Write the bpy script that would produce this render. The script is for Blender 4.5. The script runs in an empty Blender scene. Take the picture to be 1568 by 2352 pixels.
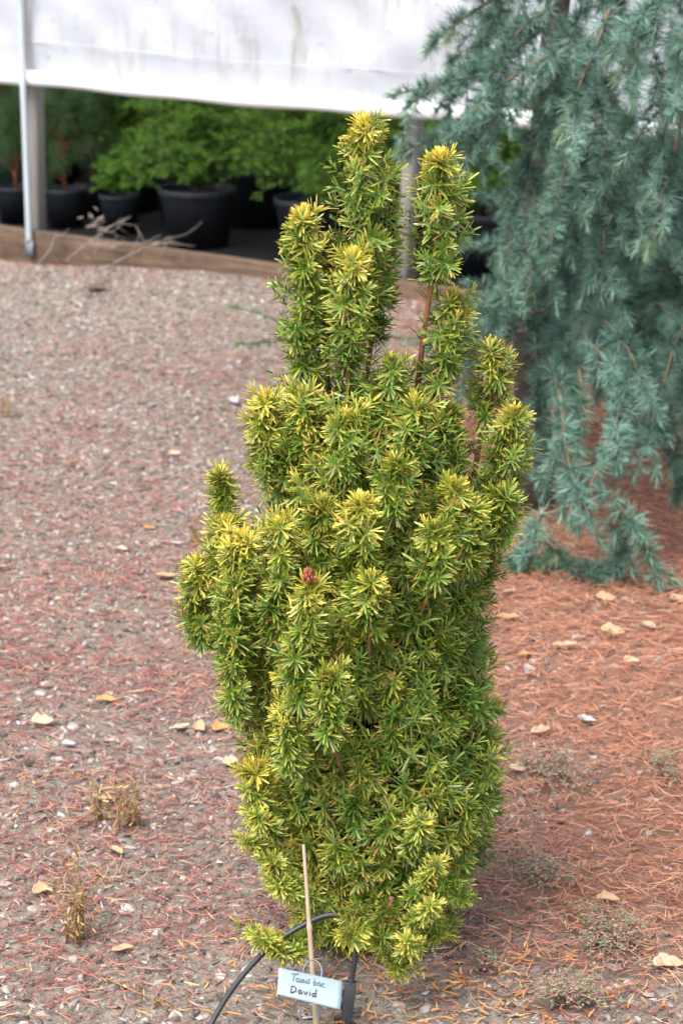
import bpy, math, random
import numpy as np
from mathutils import Vector

# ------------------------------------------------------------------ camera, world, sun, exposure
S = bpy.context.scene
COL = S.collection
CAM_H, PITCH, FPX = 1.5, math.radians(16.0), 5273.0
cam = bpy.data.cameras.new("camera")
cam_o = bpy.data.objects.new("camera", cam); COL.objects.link(cam_o)
cam.sensor_fit = 'VERTICAL'; cam.sensor_height = 22.3; cam.lens = 50.0
cam_o.location = (0, 0, CAM_H); cam_o.rotation_euler = (math.radians(90) - PITCH, 0, 0)
cam.clip_start = 0.05; cam.clip_end = 2000
cam.dof.use_dof = True; cam.dof.focus_distance = 2.97; cam.dof.aperture_fstop = 5.6
S.camera = cam_o

w = bpy.data.worlds.new("World"); S.world = w; w.use_nodes = True
nt = w.node_tree
bg = nt.nodes['Background']
sky = nt.nodes.new('ShaderNodeTexSky'); sky.sky_type = 'NISHITA'; sky.sun_disc = False
SUN_EL, SUN_AZ = math.radians(58), math.radians(215)
sky.sun_elevation = SUN_EL; sky.sun_rotation = SUN_AZ
sky.dust_density = 4.0; sky.air_density = 1.0; sky.ozone_density = 1.0
hsv = nt.nodes.new('ShaderNodeHueSaturation'); hsv.inputs['Saturation'].default_value = 0.62   # overcast: greyed sky
nt.links.new(sky.outputs[0], hsv.inputs['Color']); nt.links.new(hsv.outputs[0], bg.inputs['Color'])
bg.inputs['Strength'].default_value = 0.15

sl = bpy.data.lights.new("sun", 'SUN'); sl.energy = 1.5; sl.angle = math.radians(40); sl.color = (1, .985, .965)
so = bpy.data.objects.new("sun", sl); COL.objects.link(so)
# sky.sun_rotation r: sun towards (sin r, cos r)
sd = Vector((math.sin(SUN_AZ) * math.cos(SUN_EL), math.cos(SUN_AZ) * math.cos(SUN_EL), math.sin(SUN_EL)))
so.rotation_euler = sd.to_track_quat('Z', 'Y').to_euler(); so.location = sd * 30

S.view_settings.view_transform = 'Standard'; S.view_settings.look = 'None'
S.view_settings.exposure = 1.36; S.view_settings.gamma = 1.0
S.render.engine = 'CYCLES'
S.cycles.max_bounces = 8; S.cycles.diffuse_bounces = 4; S.cycles.transmission_bounces = 4
S.cycles.use_denoising = True

rng = np.random.default_rng(7)
random.seed(7)

# ------------------------------------------------------------------ helpers
def ray(u, v):
    x = (u - 784) / FPX; y = (1176 - v) / FPX
    c, s = math.cos(PITCH), math.sin(PITCH)
    return np.array([x, c + y * s, -s + y * c])
def at(u, v, Y):
    d = ray(u, v); return np.array([0, 0, CAM_H]) + d * (Y / d[1])
def gnd(u, v, z=0.0):
    d = ray(u, v); return np.array([0, 0, CAM_H]) + d * ((z - CAM_H) / d[2])
def pxm(px, Y):                     # pixels to metres at depth Y
    return px * Y * 1.03 / FPX
def unit(a):
    a = np.asarray(a, float); return a / np.maximum(np.linalg.norm(a, axis=-1, keepdims=True), 1e-9)

def tag(o, label=None, cat=None, group=None, kind=None):
    if label: o['label'] = label
    if cat: o['category'] = cat
    if group: o['group'] = group
    if kind: o['kind'] = kind
    return o
def empty(name, loc, label=None, cat=None, group=None):
    o = bpy.data.objects.new(name, None); COL.objects.link(o); o.location = tuple(loc); o.empty_display_size = .05
    return tag(o, label, cat, group)
def copy_tree(o, parent=None):
    c = o.copy(); COL.objects.link(c); c.parent = parent
    if parent is not None: c.matrix_parent_inverse = o.matrix_parent_inverse.copy()
    for ch in list(o.children): copy_tree(ch, c)
    return c

class MB:
    """collects vertices, faces and one colour attribute, then links ONE mesh object"""
    def __init__(s): s.V = []; s.F4 = []; s.F3 = []; s.C = []; s.n = 0
    def add(s, V, F4=None, F3=None, C=None):
        V = np.asarray(V, float).reshape(-1, 3)
        if C is None: C = np.zeros((len(V), 4))
        s.V.append(V); s.C.append(np.asarray(C, float).reshape(-1, 4))
        if F4 is not None and len(F4): s.F4.append(np.asarray(F4, int).reshape(-1, 4) + s.n)
        if F3 is not None and len(F3): s.F3.append(np.asarray(F3, int).reshape(-1, 3) + s.n)
        s.n += len(V)
    def tube(s, pts, rads, k=8, cap=True, C=None):
        pts = np.asarray(pts, float); m = len(pts)
        rads = np.broadcast_to(np.asarray(rads, float), (m,))
        T = unit(np.gradient(pts, axis=0)); ref = np.array([0., 0, 1])
        if abs(T[0] @ ref) > .9: ref = np.array([1., 0, 0])
        N = unit(np.cross(T[0], ref)); V = []
        for i in range(m):
            N = unit(N - T[i] * (N @ T[i])); B = np.cross(T[i], N)
            a = np.arange(k) * 2 * np.pi / k
            V.append(pts[i] + rads[i] * (np.cos(a)[:, None] * N + np.sin(a)[:, None] * B))
        V = np.concatenate(V); F = []
        for i in range(m - 1):
            for j in range(k):
                F.append((i*k+j, i*k+(j+1) % k, (i+1)*k+(j+1) % k, (i+1)*k+j))
        F3 = []
        if cap:
            n0 = len(V); V = np.concatenate([V, pts[:1], pts[-1:]])
            for j in range(k):
                F3.append((n0, (j+1) % k, j)); F3.append((n0+1, (m-1)*k+j, (m-1)*k+(j+1) % k))
        s.add(V, F, F3, None if C is None else np.tile(C, (len(V), 1)))
    def box(s, c, h, ax=None):
        c = np.asarray(c, float); ax = np.eye(3) if ax is None else np.asarray(ax, float)
        sg = np.array([[x, y, z] for z in (-1, 1) for y in (-1, 1) for x in (-1, 1)], float)
        V = c + (sg * np.asarray(h)) @ ax
        s.add(V, [(0,2,3,1),(4,5,7,6),(0,1,5,4),(2,6,7,3),(0,4,6,2),(1,3,7,5)])
    def build(s, name, mat, parent=None, smooth=True, loc=None):
        me = bpy.data.meshes.new(name)
        V = np.concatenate(s.V); C = np.concatenate(s.C)
        F4 = np.concatenate(s.F4) if s.F4 else np.zeros((0, 4), int)
        F3 = np.concatenate(s.F3) if s.F3 else np.zeros((0, 3), int)
        off = np.zeros(3)
        if parent is not None:
            p = parent
            while p is not None: off = off + np.array(p.location); p = p.parent
        if loc is not None: off = off + np.array(loc)
        V = V - off
        me.vertices.add(len(V)); me.vertices.foreach_set('co', V.astype(np.float32).ravel())
        nl = F4.size + F3.size
        me.loops.add(nl); me.loops.foreach_set('vertex_index', np.concatenate([F4.ravel(), F3.ravel()]).astype(np.int32))
        npoly = len(F4) + len(F3); me.polygons.add(npoly)
        st = np.concatenate([np.arange(len(F4)) * 4, F4.size + np.arange(len(F3)) * 3]).astype(np.int32)
        me.polygons.foreach_set('loop_start', st)
        me.update(calc_edges=True); me.validate()
        if smooth: me.polygons.foreach_set('use_smooth', np.ones(len(me.polygons), bool))
        if np.any(C):
            a = me.attributes.new('col', 'FLOAT_COLOR', 'POINT'); a.data.foreach_set('color', C.astype(np.float32).ravel())
        me.materials.append(mat)
        o = bpy.data.objects.new(name, me); COL.objects.link(o)
        if loc is not None: o.location = tuple(loc)
        if parent is not None: o.parent = parent
        return o

def perp(D, rnd):
    """random unit vectors perpendicular to D"""
    r = unit(rnd.normal(size=D.shape)); return unit(np.cross(D, r))

def needles(mb, P, D, U, L, W, curve, young, rnd, segs=3, fold=.25, rv=None):
    """blades: base P, direction D, face normal U, length, width, bend towards -U (curve) ; col = (young, random, edge, along)"""
    n = len(P); D = unit(D); U = unit(U - D * np.sum(U * D, 1, keepdims=True)); R = np.cross(D, U)
    L = np.broadcast_to(L, (n,)); W = np.broadcast_to(W, (n,)); curve = np.broadcast_to(curve, (n,))
    if segs == 3:
        ts = np.array([0, .2, .84, 1.0]); ws = np.array([.6, 1, .85, .2])
    elif segs == 2:
        ts = np.array([0, .5, 1.0]); ws = np.array([.7, 1, .2])
    else:
        ts = np.array([0, 1.0]); ws = np.array([1, .35])
    m = len(ts)
    t = ts[None, :, None]
    ctr = P[:, None, :] + D[:, None, :] * (L[:, None, None] * t) - U[:, None, :] * (L * curve)[:, None, None] * t ** 2
    half = (W[:, None] * ws[None, :] * .5)[:, :, None] * R[:, None, :]
    if fold:
        mid = ctr - U[:, None, :] * (W[:, None] * ws[None, :] * fold)[:, :, None]
        V = np.stack([ctr - half, mid, ctr + half], axis=2); k = 3
    else:
        V = np.stack([ctr - half, ctr + half], axis=2); k = 2
    V = V.reshape(n, m * k, 3)
    f = []
    for i in range(m - 1):
        for j in range(k - 1):
            f.append((i*k+j, i*k+j+1, (i+1)*k+j+1, (i+1)*k+j))
    F = (np.array(f)[None] + (np.arange(n) * m * k)[:, None, None]).reshape(-1, 4)
    C = np.zeros((n, m, k, 4))
    C[..., 0] = np.broadcast_to(young, (n,))[:, None, None]
    C[..., 1] = (rnd.random(n) if rv is None else rv)[:, None, None]
    C[..., 2] = np.array([1, 0, 1.] if k == 3 else [1., 1.])[None, None, :]
    C[..., 3] = ts[None, :, None]
    mb.add(V.reshape(-1, 3), F, None, C.reshape(-1, 4))

# ------------------------------------------------------------------ materials
def mat_new(name):
    m = bpy.data.materials.new(name); m.use_nodes = True
    return m, m.node_tree, m.node_tree.nodes['Principled BSDF']
def ramp(nt, stops, interp='LINEAR'):
    r = nt.nodes.new('ShaderNodeValToRGB'); cr = r.color_ramp; cr.interpolation = interp
    cr.elements[0].position = stops[0][0]; cr.elements[0].color = (*stops[0][1], 1)
    cr.elements[1].position = stops[1][0]; cr.elements[1].color = (*stops[1][1], 1)
    for p, c in stops[2:]:
        e = cr.elements.new(p); e.color = (*c, 1)
    return r
def noise(nt, scale, detail=4, rough=.6, coord='Object', vec=None):
    n = nt.nodes.new('ShaderNodeTexNoise'); n.inputs['Scale'].default_value = scale
    n.inputs['Detail'].default_value = detail; n.inputs['Roughness'].default_value = rough
    if vec is None:
        tc = nt.nodes.new('ShaderNodeTexCoord'); vec = tc.outputs[coord]
    nt.links.new(vec, n.inputs['Vector']); return n
def mixc(nt, fac, a, b, mode='MIX'):
    m = nt.nodes.new('ShaderNodeMix'); m.data_type = 'RGBA'; m.blend_type = mode
    for sock, val in ((m.inputs[0], fac), (m.inputs[6], a), (m.inputs[7], b)):
        if isinstance(val, (int, float)): sock.default_value = val
        elif isinstance(val, tuple): sock.default_value = (*val, 1)
        else: nt.links.new(val, sock)
    return m.outputs[2]
def math_n(nt, op, a, b=0., clamp=False):
    m = nt.nodes.new('ShaderNodeMath'); m.operation = op; m.use_clamp = clamp
    for i, val in enumerate((a, b)):
        if isinstance(val, (int, float)): m.inputs[i].default_value = val
        else: nt.links.new(val, m.inputs[i])
    return m.outputs[0]
def attr_sep(nt):
    a = nt.nodes.new('ShaderNodeAttribute'); a.attribute_name = 'col'
    s = nt.nodes.new('ShaderNodeSeparateColor'); nt.links.new(a.outputs['Color'], s.inputs[0])
    return s.outputs[0], s.outputs[1], s.outputs[2], a.outputs['Alpha']
def bump(nt, bsdf, h, strength, dist):
    b = nt.nodes.new('ShaderNodeBump'); b.inputs['Strength'].default_value = strength; b.inputs['Distance'].default_value = dist
    nt.links.new(h, b.inputs['Height']); nt.links.new(b.outputs[0], bsdf.inputs['Normal'])
def simple(name, c1, c2, scale, rough=.7, bstr=.3, bdist=.002, metallic=0, coord='Object', stretch=None):
    m, nt, b = mat_new(name)
    vec = None
    if stretch:
        tc = nt.nodes.new('ShaderNodeTexCoord'); mp = nt.nodes.new('ShaderNodeMapping')
        mp.inputs['Scale'].default_value = stretch; nt.links.new(tc.outputs[coord], mp.inputs[0]); vec = mp.outputs[0]
    n = noise(nt, scale, 5, .65, coord, vec)
    r = ramp(nt, [(.3, c1), (.7, c2)]); nt.links.new(n.outputs[0], r.inputs[0])
    nt.links.new(r.outputs[0], b.inputs['Base Color']); b.inputs['Roughness'].default_value = rough; b.inputs['Metallic'].default_value = metallic
    if bstr: bump(nt, b, n.outputs[0], bstr, bdist)
    return m
def needle_mat(name, dark, green, yellow, brown=None, edge_amt=.5, tip_amt=.5, trans=.2, rough=.42, spec=.4, young_pow=1.0):
    m, nt, b = mat_new(name)
    y, r, e, t = attr_sep(nt)
    base = mixc(nt, r, dark, green)
    # pigment: yellow margins and tips on young needles
    te = math_n(nt, 'MULTIPLY', math_n(nt, 'POWER', t, 2.0), tip_amt)
    ee = math_n(nt, 'MULTIPLY', math_n(nt, 'POWER', e, 2.0), edge_amt)
    k = math_n(nt, 'ADD', math_n(nt, 'MULTIPLY', math_n(nt, 'ADD', te, ee), math_n(nt, 'ADD', y, .15)), math_n(nt, 'MULTIPLY', math_n(nt, 'POWER', y, 1.7), .62), True)
    c = mixc(nt, k, base, yellow)
    if brown is not None:
        br = math_n(nt, 'GREATER_THAN', r, .978)
        tb = math_n(nt, 'MULTIPLY', br, .8)
        c = mixc(nt, tb, c, brown)
    nt.links.new(c, b.inputs['Base Color']); b.inputs['Roughness'].default_value = rough
    b.inputs['Specular IOR Level'].default_value = spec
    tr = nt.nodes.new('ShaderNodeBsdfTranslucent'); nt.links.new(c, tr.inputs['Color'])
    mx = nt.nodes.new('ShaderNodeMixShader'); mx.inputs[0].default_value = trans
    out = nt.nodes['Material Output']
    nt.links.new(b.outputs[0], mx.inputs[1]); nt.links.new(tr.outputs[0], mx.inputs[2]); nt.links.new(mx.outputs[0], out.inputs['Surface'])
    return m
def rand_mat(name, stops, rough=.85, interp='LINEAR', tex=60., amt=.35):
    """colour picked per piece by its random number, with a little texture"""
    m, nt, b = mat_new(name)
    y, r, e, t = attr_sep(nt)
    cr = ramp(nt, stops, interp); nt.links.new(r, cr.inputs[0])
    n = noise(nt, tex, 3, .6)
    nr = ramp(nt, [(.3, (1 - amt,) * 3), (.7, (1, 1, 1))]); nt.links.new(n.outputs[0], nr.inputs[0])
    c = mixc(nt, 1.0, cr.outputs[0], nr.outputs[0], 'MULTIPLY')
    nt.links.new(c, b.inputs['Base Color']); b.inputs['Roughness'].default_value = rough
    bump(nt, b, n.outputs[0], .4, .001)
    return m

M = {}
M['yew'] = needle_mat('yew_needles', (.016, .082, .009), (.075, .228, .020), (.84, .67, .11), (.45, .20, .06), .5, 1., .15, .36, .5)
M['yew_stem'] = simple('yew_bark', (.16, .065, .03), (.30, .13, .06), 120, .8, .5)
M['yew_wood'] = simple('yew_old_bark', (.05, .028, .018), (.11, .06, .035), 60, .9, .5)
M['bud'] = simple('red_bud', (.18, .03, .02), (.34, .09, .05), 300, .6, .2)
M['cedar'] = needle_mat('cedar_needles', (.020, .074, .052), (.20, .365, .295), (.34, .40, .12), None, .05, .15, .08, .42, .45)
M['cedar_stem'] = simple('cedar_bark', (.11, .075, .05), (.20, .14, .08), 60, .85, .4)
M['cedar_trunk'] = simple('cedar_trunk_bark', (.035, .028, .024), (.085, .07, .06), 25, .9, .8, .01)
M['spruce'] = needle_mat('spruce_needles', (.03, .12, .025), (.15, .37, .045), (.42, .66, .10), None, .2, .5, .2, .5, .3)
M['pine'] = needle_mat('pine_needles', (.05, .12, .045), (.13, .25, .10), (.24, .36, .08), None, .2, .3, .15, .45, .35)
M['pine_stem'] = simple('pine_stem_bark', (.20, .06, .025), (.34, .11, .04), 80, .8, .4)
M['pot'] = simple('black_pot_plastic', (.020, .023, .031), (.038, .043, .055), 30, .5, .1)
M['potsoil'] = simple('pot_soil', (.02, .014, .01), (.05, .035, .025), 90, .95, 1, .01)
M['pipe'] = simple('galvanised_steel', (.42, .48, .52), (.60, .66, .70), 40, .42, .1, .001, .35, stretch=(1, 1, .15))
M['hem'] = simple('white_roll', (.78, .79, .80), (.86, .87, .88), 12, .35, .2, .004)
M['post'] = simple('weathered_post', (.17, .16, .145), (.30, .285, .26), 25, .85, .5, .002, stretch=(1, 1, .08))
M['batten'] = simple('stained_batten', (.50, .48, .43), (.68, .66, .62), 14, .7, .1, stretch=(1, 1, .2))
M['seam'] = simple('seam_cord', (.34, .36, .43), (.46, .48, .54), 10, .7, 0)
M['cloth'] = simple('black_weed_cloth', (.004, .004, .004), (.012, .011, .010), 20, .9, .4)
M['tube'] = simple('black_rubber', (.016, .017, .02), (.03, .032, .036), 60, .45, .1)
M['wire'] = simple('grey_wire', (.12, .14, .17), (.19, .21, .25), 60, .45, .1)
M['ink'] = simple('dark_ink', (.025, .03, .04), (.05, .055, .07), 200, .7, 0)
M['paleink'] = simple('pale_ink', (.06, .10, .13), (.10, .15, .18), 200, .7, 0)
M['dry'] = rand_mat('dry_weed', [(0, (.16, .075, .03)), (.5, (.32, .18, .06)), (1, (.50, .38, .20))], .9)
M['twig'] = simple('dead_twig', (.14, .11, .09), (.33, .28, .24), 80, .9, .4)
M['spurge'] = rand_mat('spurge_leaves', [(0, (.13, .18, .085)), (.5, (.20, .25, .13)), (.7, (.34, .20, .15)), (1, (.40, .20, .16))], .8)

def board_mat():
    m, nt, b = mat_new('treated_board')
    tc = nt.nodes.new('ShaderNodeTexCoord'); mp = nt.nodes.new('ShaderNodeMapping'); mp.inputs['Rotation'].default_value = (0, 0, .665)
    mp.inputs['Scale'].default_value = (1, 1, 1); nt.links.new(tc.outputs['Object'], mp.inputs[0])
    mp2 = nt.nodes.new('ShaderNodeMapping'); mp2.inputs['Scale'].default_value = (.8, 12, 12); nt.links.new(mp.outputs[0], mp2.inputs[0])
    n = noise(nt, 6, 6, .65, vec=mp2.outputs[0])
    r = ramp(nt, [(.25, (.035, .021, .013)), (.5, (.095, .058, .034)), (.75, (.165, .108, .063))]); nt.links.new(n.outputs[0], r.inputs[0])
    n2 = noise(nt, 4.5, 4, .6)
    r2 = ramp(nt, [(.56, (1, 1, 1)), (.72, (.30, .27, .2))]); nt.links.new(n2.outputs[0], r2.inputs[0])
    c = mixc(nt, 1., r.outputs[0], r2.outputs[0], 'MULTIPLY')
    nt.links.new(c, b.inputs['Base Color']); b.inputs['Roughness'].default_value = .8
    bump(nt, b, n.outputs[0], .5, .003); return m
M['board'] = board_mat()

def sheet_mat():
    m, nt, b = mat_new('white_poly_sheet')
    tc = nt.nodes.new('ShaderNodeTexCoord'); mp = nt.nodes.new('ShaderNodeMapping'); mp.inputs['Rotation'].default_value = (0, 0, .665)
    nt.links.new(tc.outputs['Object'], mp.inputs[0])
    sep = nt.nodes.new('ShaderNodeSeparateXYZ'); nt.links.new(mp.outputs[0], sep.inputs[0])
    # algae: vertical streaks gathered in blotches, stronger higher up and to the right
    mps = nt.nodes.new('ShaderNodeMapping'); mps.inputs['Scale'].default_value = (16, 16, 2.0); nt.links.new(mp.outputs[0], mps.inputs[0])
    ns = noise(nt, 1.0, 5, .65, vec=mps.outputs[0])
    nb = noise(nt, 3.2, 4, .6, vec=mp.outputs[0])
    st = ramp(nt, [(.48, (0, 0, 0)), (.72, (1, 1, 1))]); nt.links.new(ns.outputs[0], st.inputs[0])
    sb = ramp(nt, [(.42, (0, 0, 0)), (.66, (1, 1, 1))]); nt.links.new(nb.outputs[0], sb.inputs[0])
    hi = math_n(nt, 'MULTIPLY', math_n(nt, 'MULTIPLY', math_n(nt, 'SUBTRACT', sep.outputs[2], .04), 3.4, True), math_n(nt, 'MULTIPLY', math_n(nt, 'ADD', sep.outputs[0], .15), .9, True))
    k = math_n(nt, 'MULTIPLY', math_n(nt, 'MULTIPLY', st.outputs[0], sb.outputs[0]), hi)
    # diagonal stain bands; the shading of creases is put into their colour
    mpd = nt.nodes.new('ShaderNodeMapping'); mpd.inputs['Rotation'].default_value = (0, .45, .665); mpd.inputs['Scale'].default_value = (8, 20, 34)
    nt.links.new(tc.outputs['Object'], mpd.inputs[0])
    nd = noise(nt, 1., 4, .6, vec=mpd.outputs[0])
    sdv = ramp(nt, [(.60, (0, 0, 0)), (.74, (1, 1, 1))]); nt.links.new(nd.outputs[0], sdv.inputs[0])
    kd = math_n(nt, 'MULTIPLY', math_n(nt, 'MULTIPLY', sdv.outputs[0], sb.outputs[0]), .8)
    c = mixc(nt, math_n(nt, 'MULTIPLY', k, .9), (.67, .69, .74), (.30, .27, .15))
    c = mixc(nt, kd, c, (.30, .28, .18))
    nt.links.new(c, b.inputs['Base Color']); b.inputs['Roughness'].default_value = .4
    bump(nt, b, nd.outputs[0], .25, .01)
    tr = nt.nodes.new('ShaderNodeBsdfTranslucent'); nt.links.new(c, tr.inputs['Color'])
    mx = nt.nodes.new('ShaderNodeMixShader'); mx.inputs[0].default_value = .5
    out = nt.nodes['Material Output']
    nt.links.new(b.outputs[0], mx.inputs[1]); nt.links.new(tr.outputs[0], mx.inputs[2]); nt.links.new(mx.outputs[0], out.inputs['Surface'])
    return m
M['sheet'] = sheet_mat()

def ground_mat():
    m, nt, b = mat_new('mulched_soil')
    n1 = noise(nt, 70, 6, .7); n2 = noise(nt, 1.3, 3, .5); n3 = noise(nt, 240, 3, .6)
    r1 = ramp(nt, [(.3, (.09, .076, .062)), (.5, (.20, .17, .138)), (.7, (.34, .295, .24))]); nt.links.new(n1.outputs[0], r1.inputs[0])
    tint = ramp(nt, [(.35, (.96, .90, .84)), (.65, (1., .99, .98))]); nt.links.new(n2.outputs[0], tint.inputs[0])
    c = mixc(nt, 1., r1.outputs[0], tint.outputs[0], 'MULTIPLY')
    # rust litter stain on the cedar's side
    tc = nt.nodes.new('ShaderNodeTexCoord'); sep = nt.nodes.new('ShaderNodeSeparateXYZ'); nt.links.new(tc.outputs['Object'], sep.inputs[0])
    kx = math_n(nt, 'MULTIPLY', math_n(nt, 'SUBTRACT', math_n(nt, 'ADD', sep.outputs[0], math_n(nt, 'MULTIPLY', n2.outputs[0], .3)), .25), 4., True)
    ky = math_n(nt, 'MULTIPLY', math_n(nt, 'SUBTRACT', sep.outputs[1], 2.85), 3., True)
    c = mixc(nt, math_n(nt, 'MULTIPLY', math_n(nt, 'MULTIPLY', kx, ky), .75), c, (.26, .12, .07))
    nt.links.new(c, b.inputs['Base Color']); b.inputs['Roughness'].default_value = .95
    h = math_n(nt, 'ADD', n1.outputs[0], n3.outputs[0])
    bump(nt, b, h, .8, .008); return m
M['ground'] = ground_mat()
M['chips'] = rand_mat('bark_chip', [(0, (.045, .040, .038)), (.3, (.135, .113, .102)), (.55, (.26, .225, .198)), (.8, (.375, .33, .288)), (.97, (.44, .42, .385)), (1, (.54, .52, .49))], .9, tex=90)
M['litter'] = rand_mat('red_needle_litter', [(0, (.17, .05, .045)), (.4, (.29, .095, .075)), (.75, (.38, .15, .11)), (.93, (.48, .25, .15)), (1, (.55, .38, .24))], .75, tex=60, amt=.2)
M['pinelitter'] = rand_mat('rust_needle_litter', [(0, (.19, .062, .036)), (.4, (.39, .145, .078)), (.8, (.52, .235, .13)), (1, (.54, .33, .21))], .75, tex=60, amt=.2)
M['yewlitter'] = rand_mat('orange_yew_litter', [(0, (.40, .13, .04)), (.5, (.56, .24, .07)), (1, (.66, .40, .14))], .7, tex=60, amt=.2)
M['pebble'] = rand_mat('pale_pebbles', [(0, (.34, .29, .24)), (.7, (.46, .42, .37)), (1, (.60, .58, .55))], .8, tex=120)

# ------------------------------------------------------------------ ground
W0 = np.array([-1.31, 8.79]); WD = np.array([.787, -.617]); WN = np.array([.617, .787])     # greenhouse wall line, along and inward
def sm(x, a, b):
    t = np.clip((x - a) / (b - a), 0, 1); return t * t * (3 - 2 * t)
def ground_h(x, y):
    x = np.asarray(x, float); y = np.asarray(y, float)
    rel = np.stack([x - W0[0], y - W0[1]], -1); q = rel @ WN; s = rel @ WD
    bank = .075 * sm(s, .1, 1.3) * sm(q, -.9, -.05) * (1 - sm(q, -.01, .03))
    n = .010 * np.sin(x * 3.1 + 1.3 * np.sin(y * 1.7)) * np.sin(y * 2.7 + 1.1) + .006 * np.sin(x * 9.3 + y * 4.1) * np.sin(y * 8.1 - x * 3.3) \
        + .003 * np.sin(x * 31 + 2 * np.sin(y * 17)) * np.sin(y * 29 + 1.7 * np.sin(x * 13))
    mound = .02 * np.exp(-((x - .05) ** 2 + (y - 3.) ** 2) / .05)
    return bank + n * (1 - sm(q, -.1, 0)) + mound
def build_ground():
    f = lambda a, b, n: np.linspace(a, b, n)
    xs = np.concatenate([[-600, -200, -80, -30, -12, -6], f(-3, 3, 200), [6, 12, 30, 80, 200, 600]])
    ys = np.concatenate([[-600, -200, -60, -15, -4, 0], f(1.5, 10, 300), [13, 20, 40, 90, 220, 600]])
    X, Y = np.meshgrid(xs, ys); Z = ground_h(X, Y)
    far = (np.abs(X) > 5.9) | (Y > 12) | (Y < .5); Z[far] = 0
    nx, ny = len(xs), len(ys)
    V = np.stack([X, Y, Z], -1).reshape(-1, 3)
    i = np.arange(nx - 1)[None, :] + np.arange(ny - 1)[:, None] * nx
    F = np.stack([i, i + 1, i + nx + 1, i + nx], -1).reshape(-1, 4)
    mb = MB(); mb.add(V, F); o = mb.build('ground', M['ground']); tag(o, kind='structure')
build_ground()
def gz(p):
    return np.array([p[0], p[1], float(ground_h(p[0], p[1]))])
def gpx(u, v):
    p = gnd(u, v)
    for _ in range(4): p = gnd(u, v, float(ground_h(p[0], p[1])))
    return gz(p)

def scatter_xy(n, side=.75):
    """points over the ground the camera looks along, and a step to either side"""
    y = np.sqrt(rng.random(n) * (9.0 ** 2 - 2.35 ** 2) + 2.35 ** 2)
    x = (rng.random(n) * 2 - 1) * (.155 * y + side)
    rel = np.stack([x - W0[0], y - W0[1]], -1); keep = (rel @ WN) < -.06
    return x[keep], y[keep]

def litter_weights(x, y):
    n = np.sin(x * 2.3 + 1.7 * np.sin(y * 1.1)) * np.sin(y * 1.9 + .6) * .5 + .5
    n2 = np.sin(x * 7.1 + 2 * np.sin(y * 3.1)) * np.sin(y * 6.3 + .9 * np.sin(x * 5)) * .5 + .5
    right = sm(x + .22 * (n2 - .5) + .1 * (n - .5), .08, .46) * sm(y, 2.75, 3.05) * (1 - .75 * sm(y, 6.0, 7.2))                   # rust carpet under the cedar
    red = (.21 + .62 * np.exp(-((y - 4.0) / .75) ** 2) + .35 * np.exp(-((y - 3.1) / .3) ** 2)) * (.25 + .55 * n + .7 * n2) * (1 - .85 * right) * (1 - .35 * sm(y, 6., 7.8)) * (.35 + .65 * sm(np.hypot(x + .05, y - 2.6), .15, .5))
    return right, np.clip(red, 0, 1)

def chips(name, n, smin, smax, flat, mat, label, cat, wfun=None, lift=.0):
    x, y = scatter_xy(n)
    if wfun is not None:
        k = rng.random(len(x)) < wfun(x, y); x, y = x[k], y[k]
    n = len(x)
    base = np.array([[1, 0, -.3], [.4, .8, -.4], [-.6, .7, -.3], [-1, -.1, -.3], [-.4, -.8, -.4], [.6, -.7, -.3],
                     [.75, .1, .5], [.2, .55, .6], [-.55, .35, .5], [-.65, -.25, .55], [.05, -.6, .5], [.55, -.4, .45]])
    V = base[None] * (1 + .45 * rng.normal(size=(n, 12, 1)) * .5) + rng.normal(size=(n, 12, 3)) * .13
    s = smin * (smax / smin) ** (rng.random(n) ** 2.2)
    el = .22 + .7 * rng.random(n) ** 1.3
    V = V * np.stack([s, s * el, s * flat * (.5 + rng.random(n))], -1)[:, None, :] * .5
    a = rng.random(n) * 2 * np.pi; tx = rng.normal(size=n) * .22; ty = rng.normal(size=n) * .22
    V[:, :, 2] += V[:, :, 0] * tx[:, None] + V[:, :, 1] * ty[:, None]
    ca, sa = np.cos(a)[:, None], np.sin(a)[:, None]
    X = V[:, :, 0] * ca - V[:, :, 1] * sa; Yy = V[:, :, 0] * sa + V[:, :, 1] * ca
    V = np.stack([X + x[:, None], Yy + y[:, None], V[:, :, 2] + (ground_h(x, y) + s * flat * .18 + lift)[:, None]], -1)
    f4 = [(i, (i + 1) % 6, 6 + (i + 1) % 6, 6 + i) for i in range(6)] + [(6, 7, 8, 9), (6, 9, 10, 11)]
    F = (np.array(f4)[None] + (np.arange(n) * 12)[:, None, None]).reshape(-1, 4)
    C = np.zeros((n, 12, 4)); C[..., 1] = rng.random(n)[:, None]; C[..., 3] = 1
    mb = MB(); mb.add(V.reshape(-1, 3), F, None, C.reshape(-1, 4))
    o = mb.build(name, mat, smooth=False); tag(o, label, cat, kind='stuff')

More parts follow.
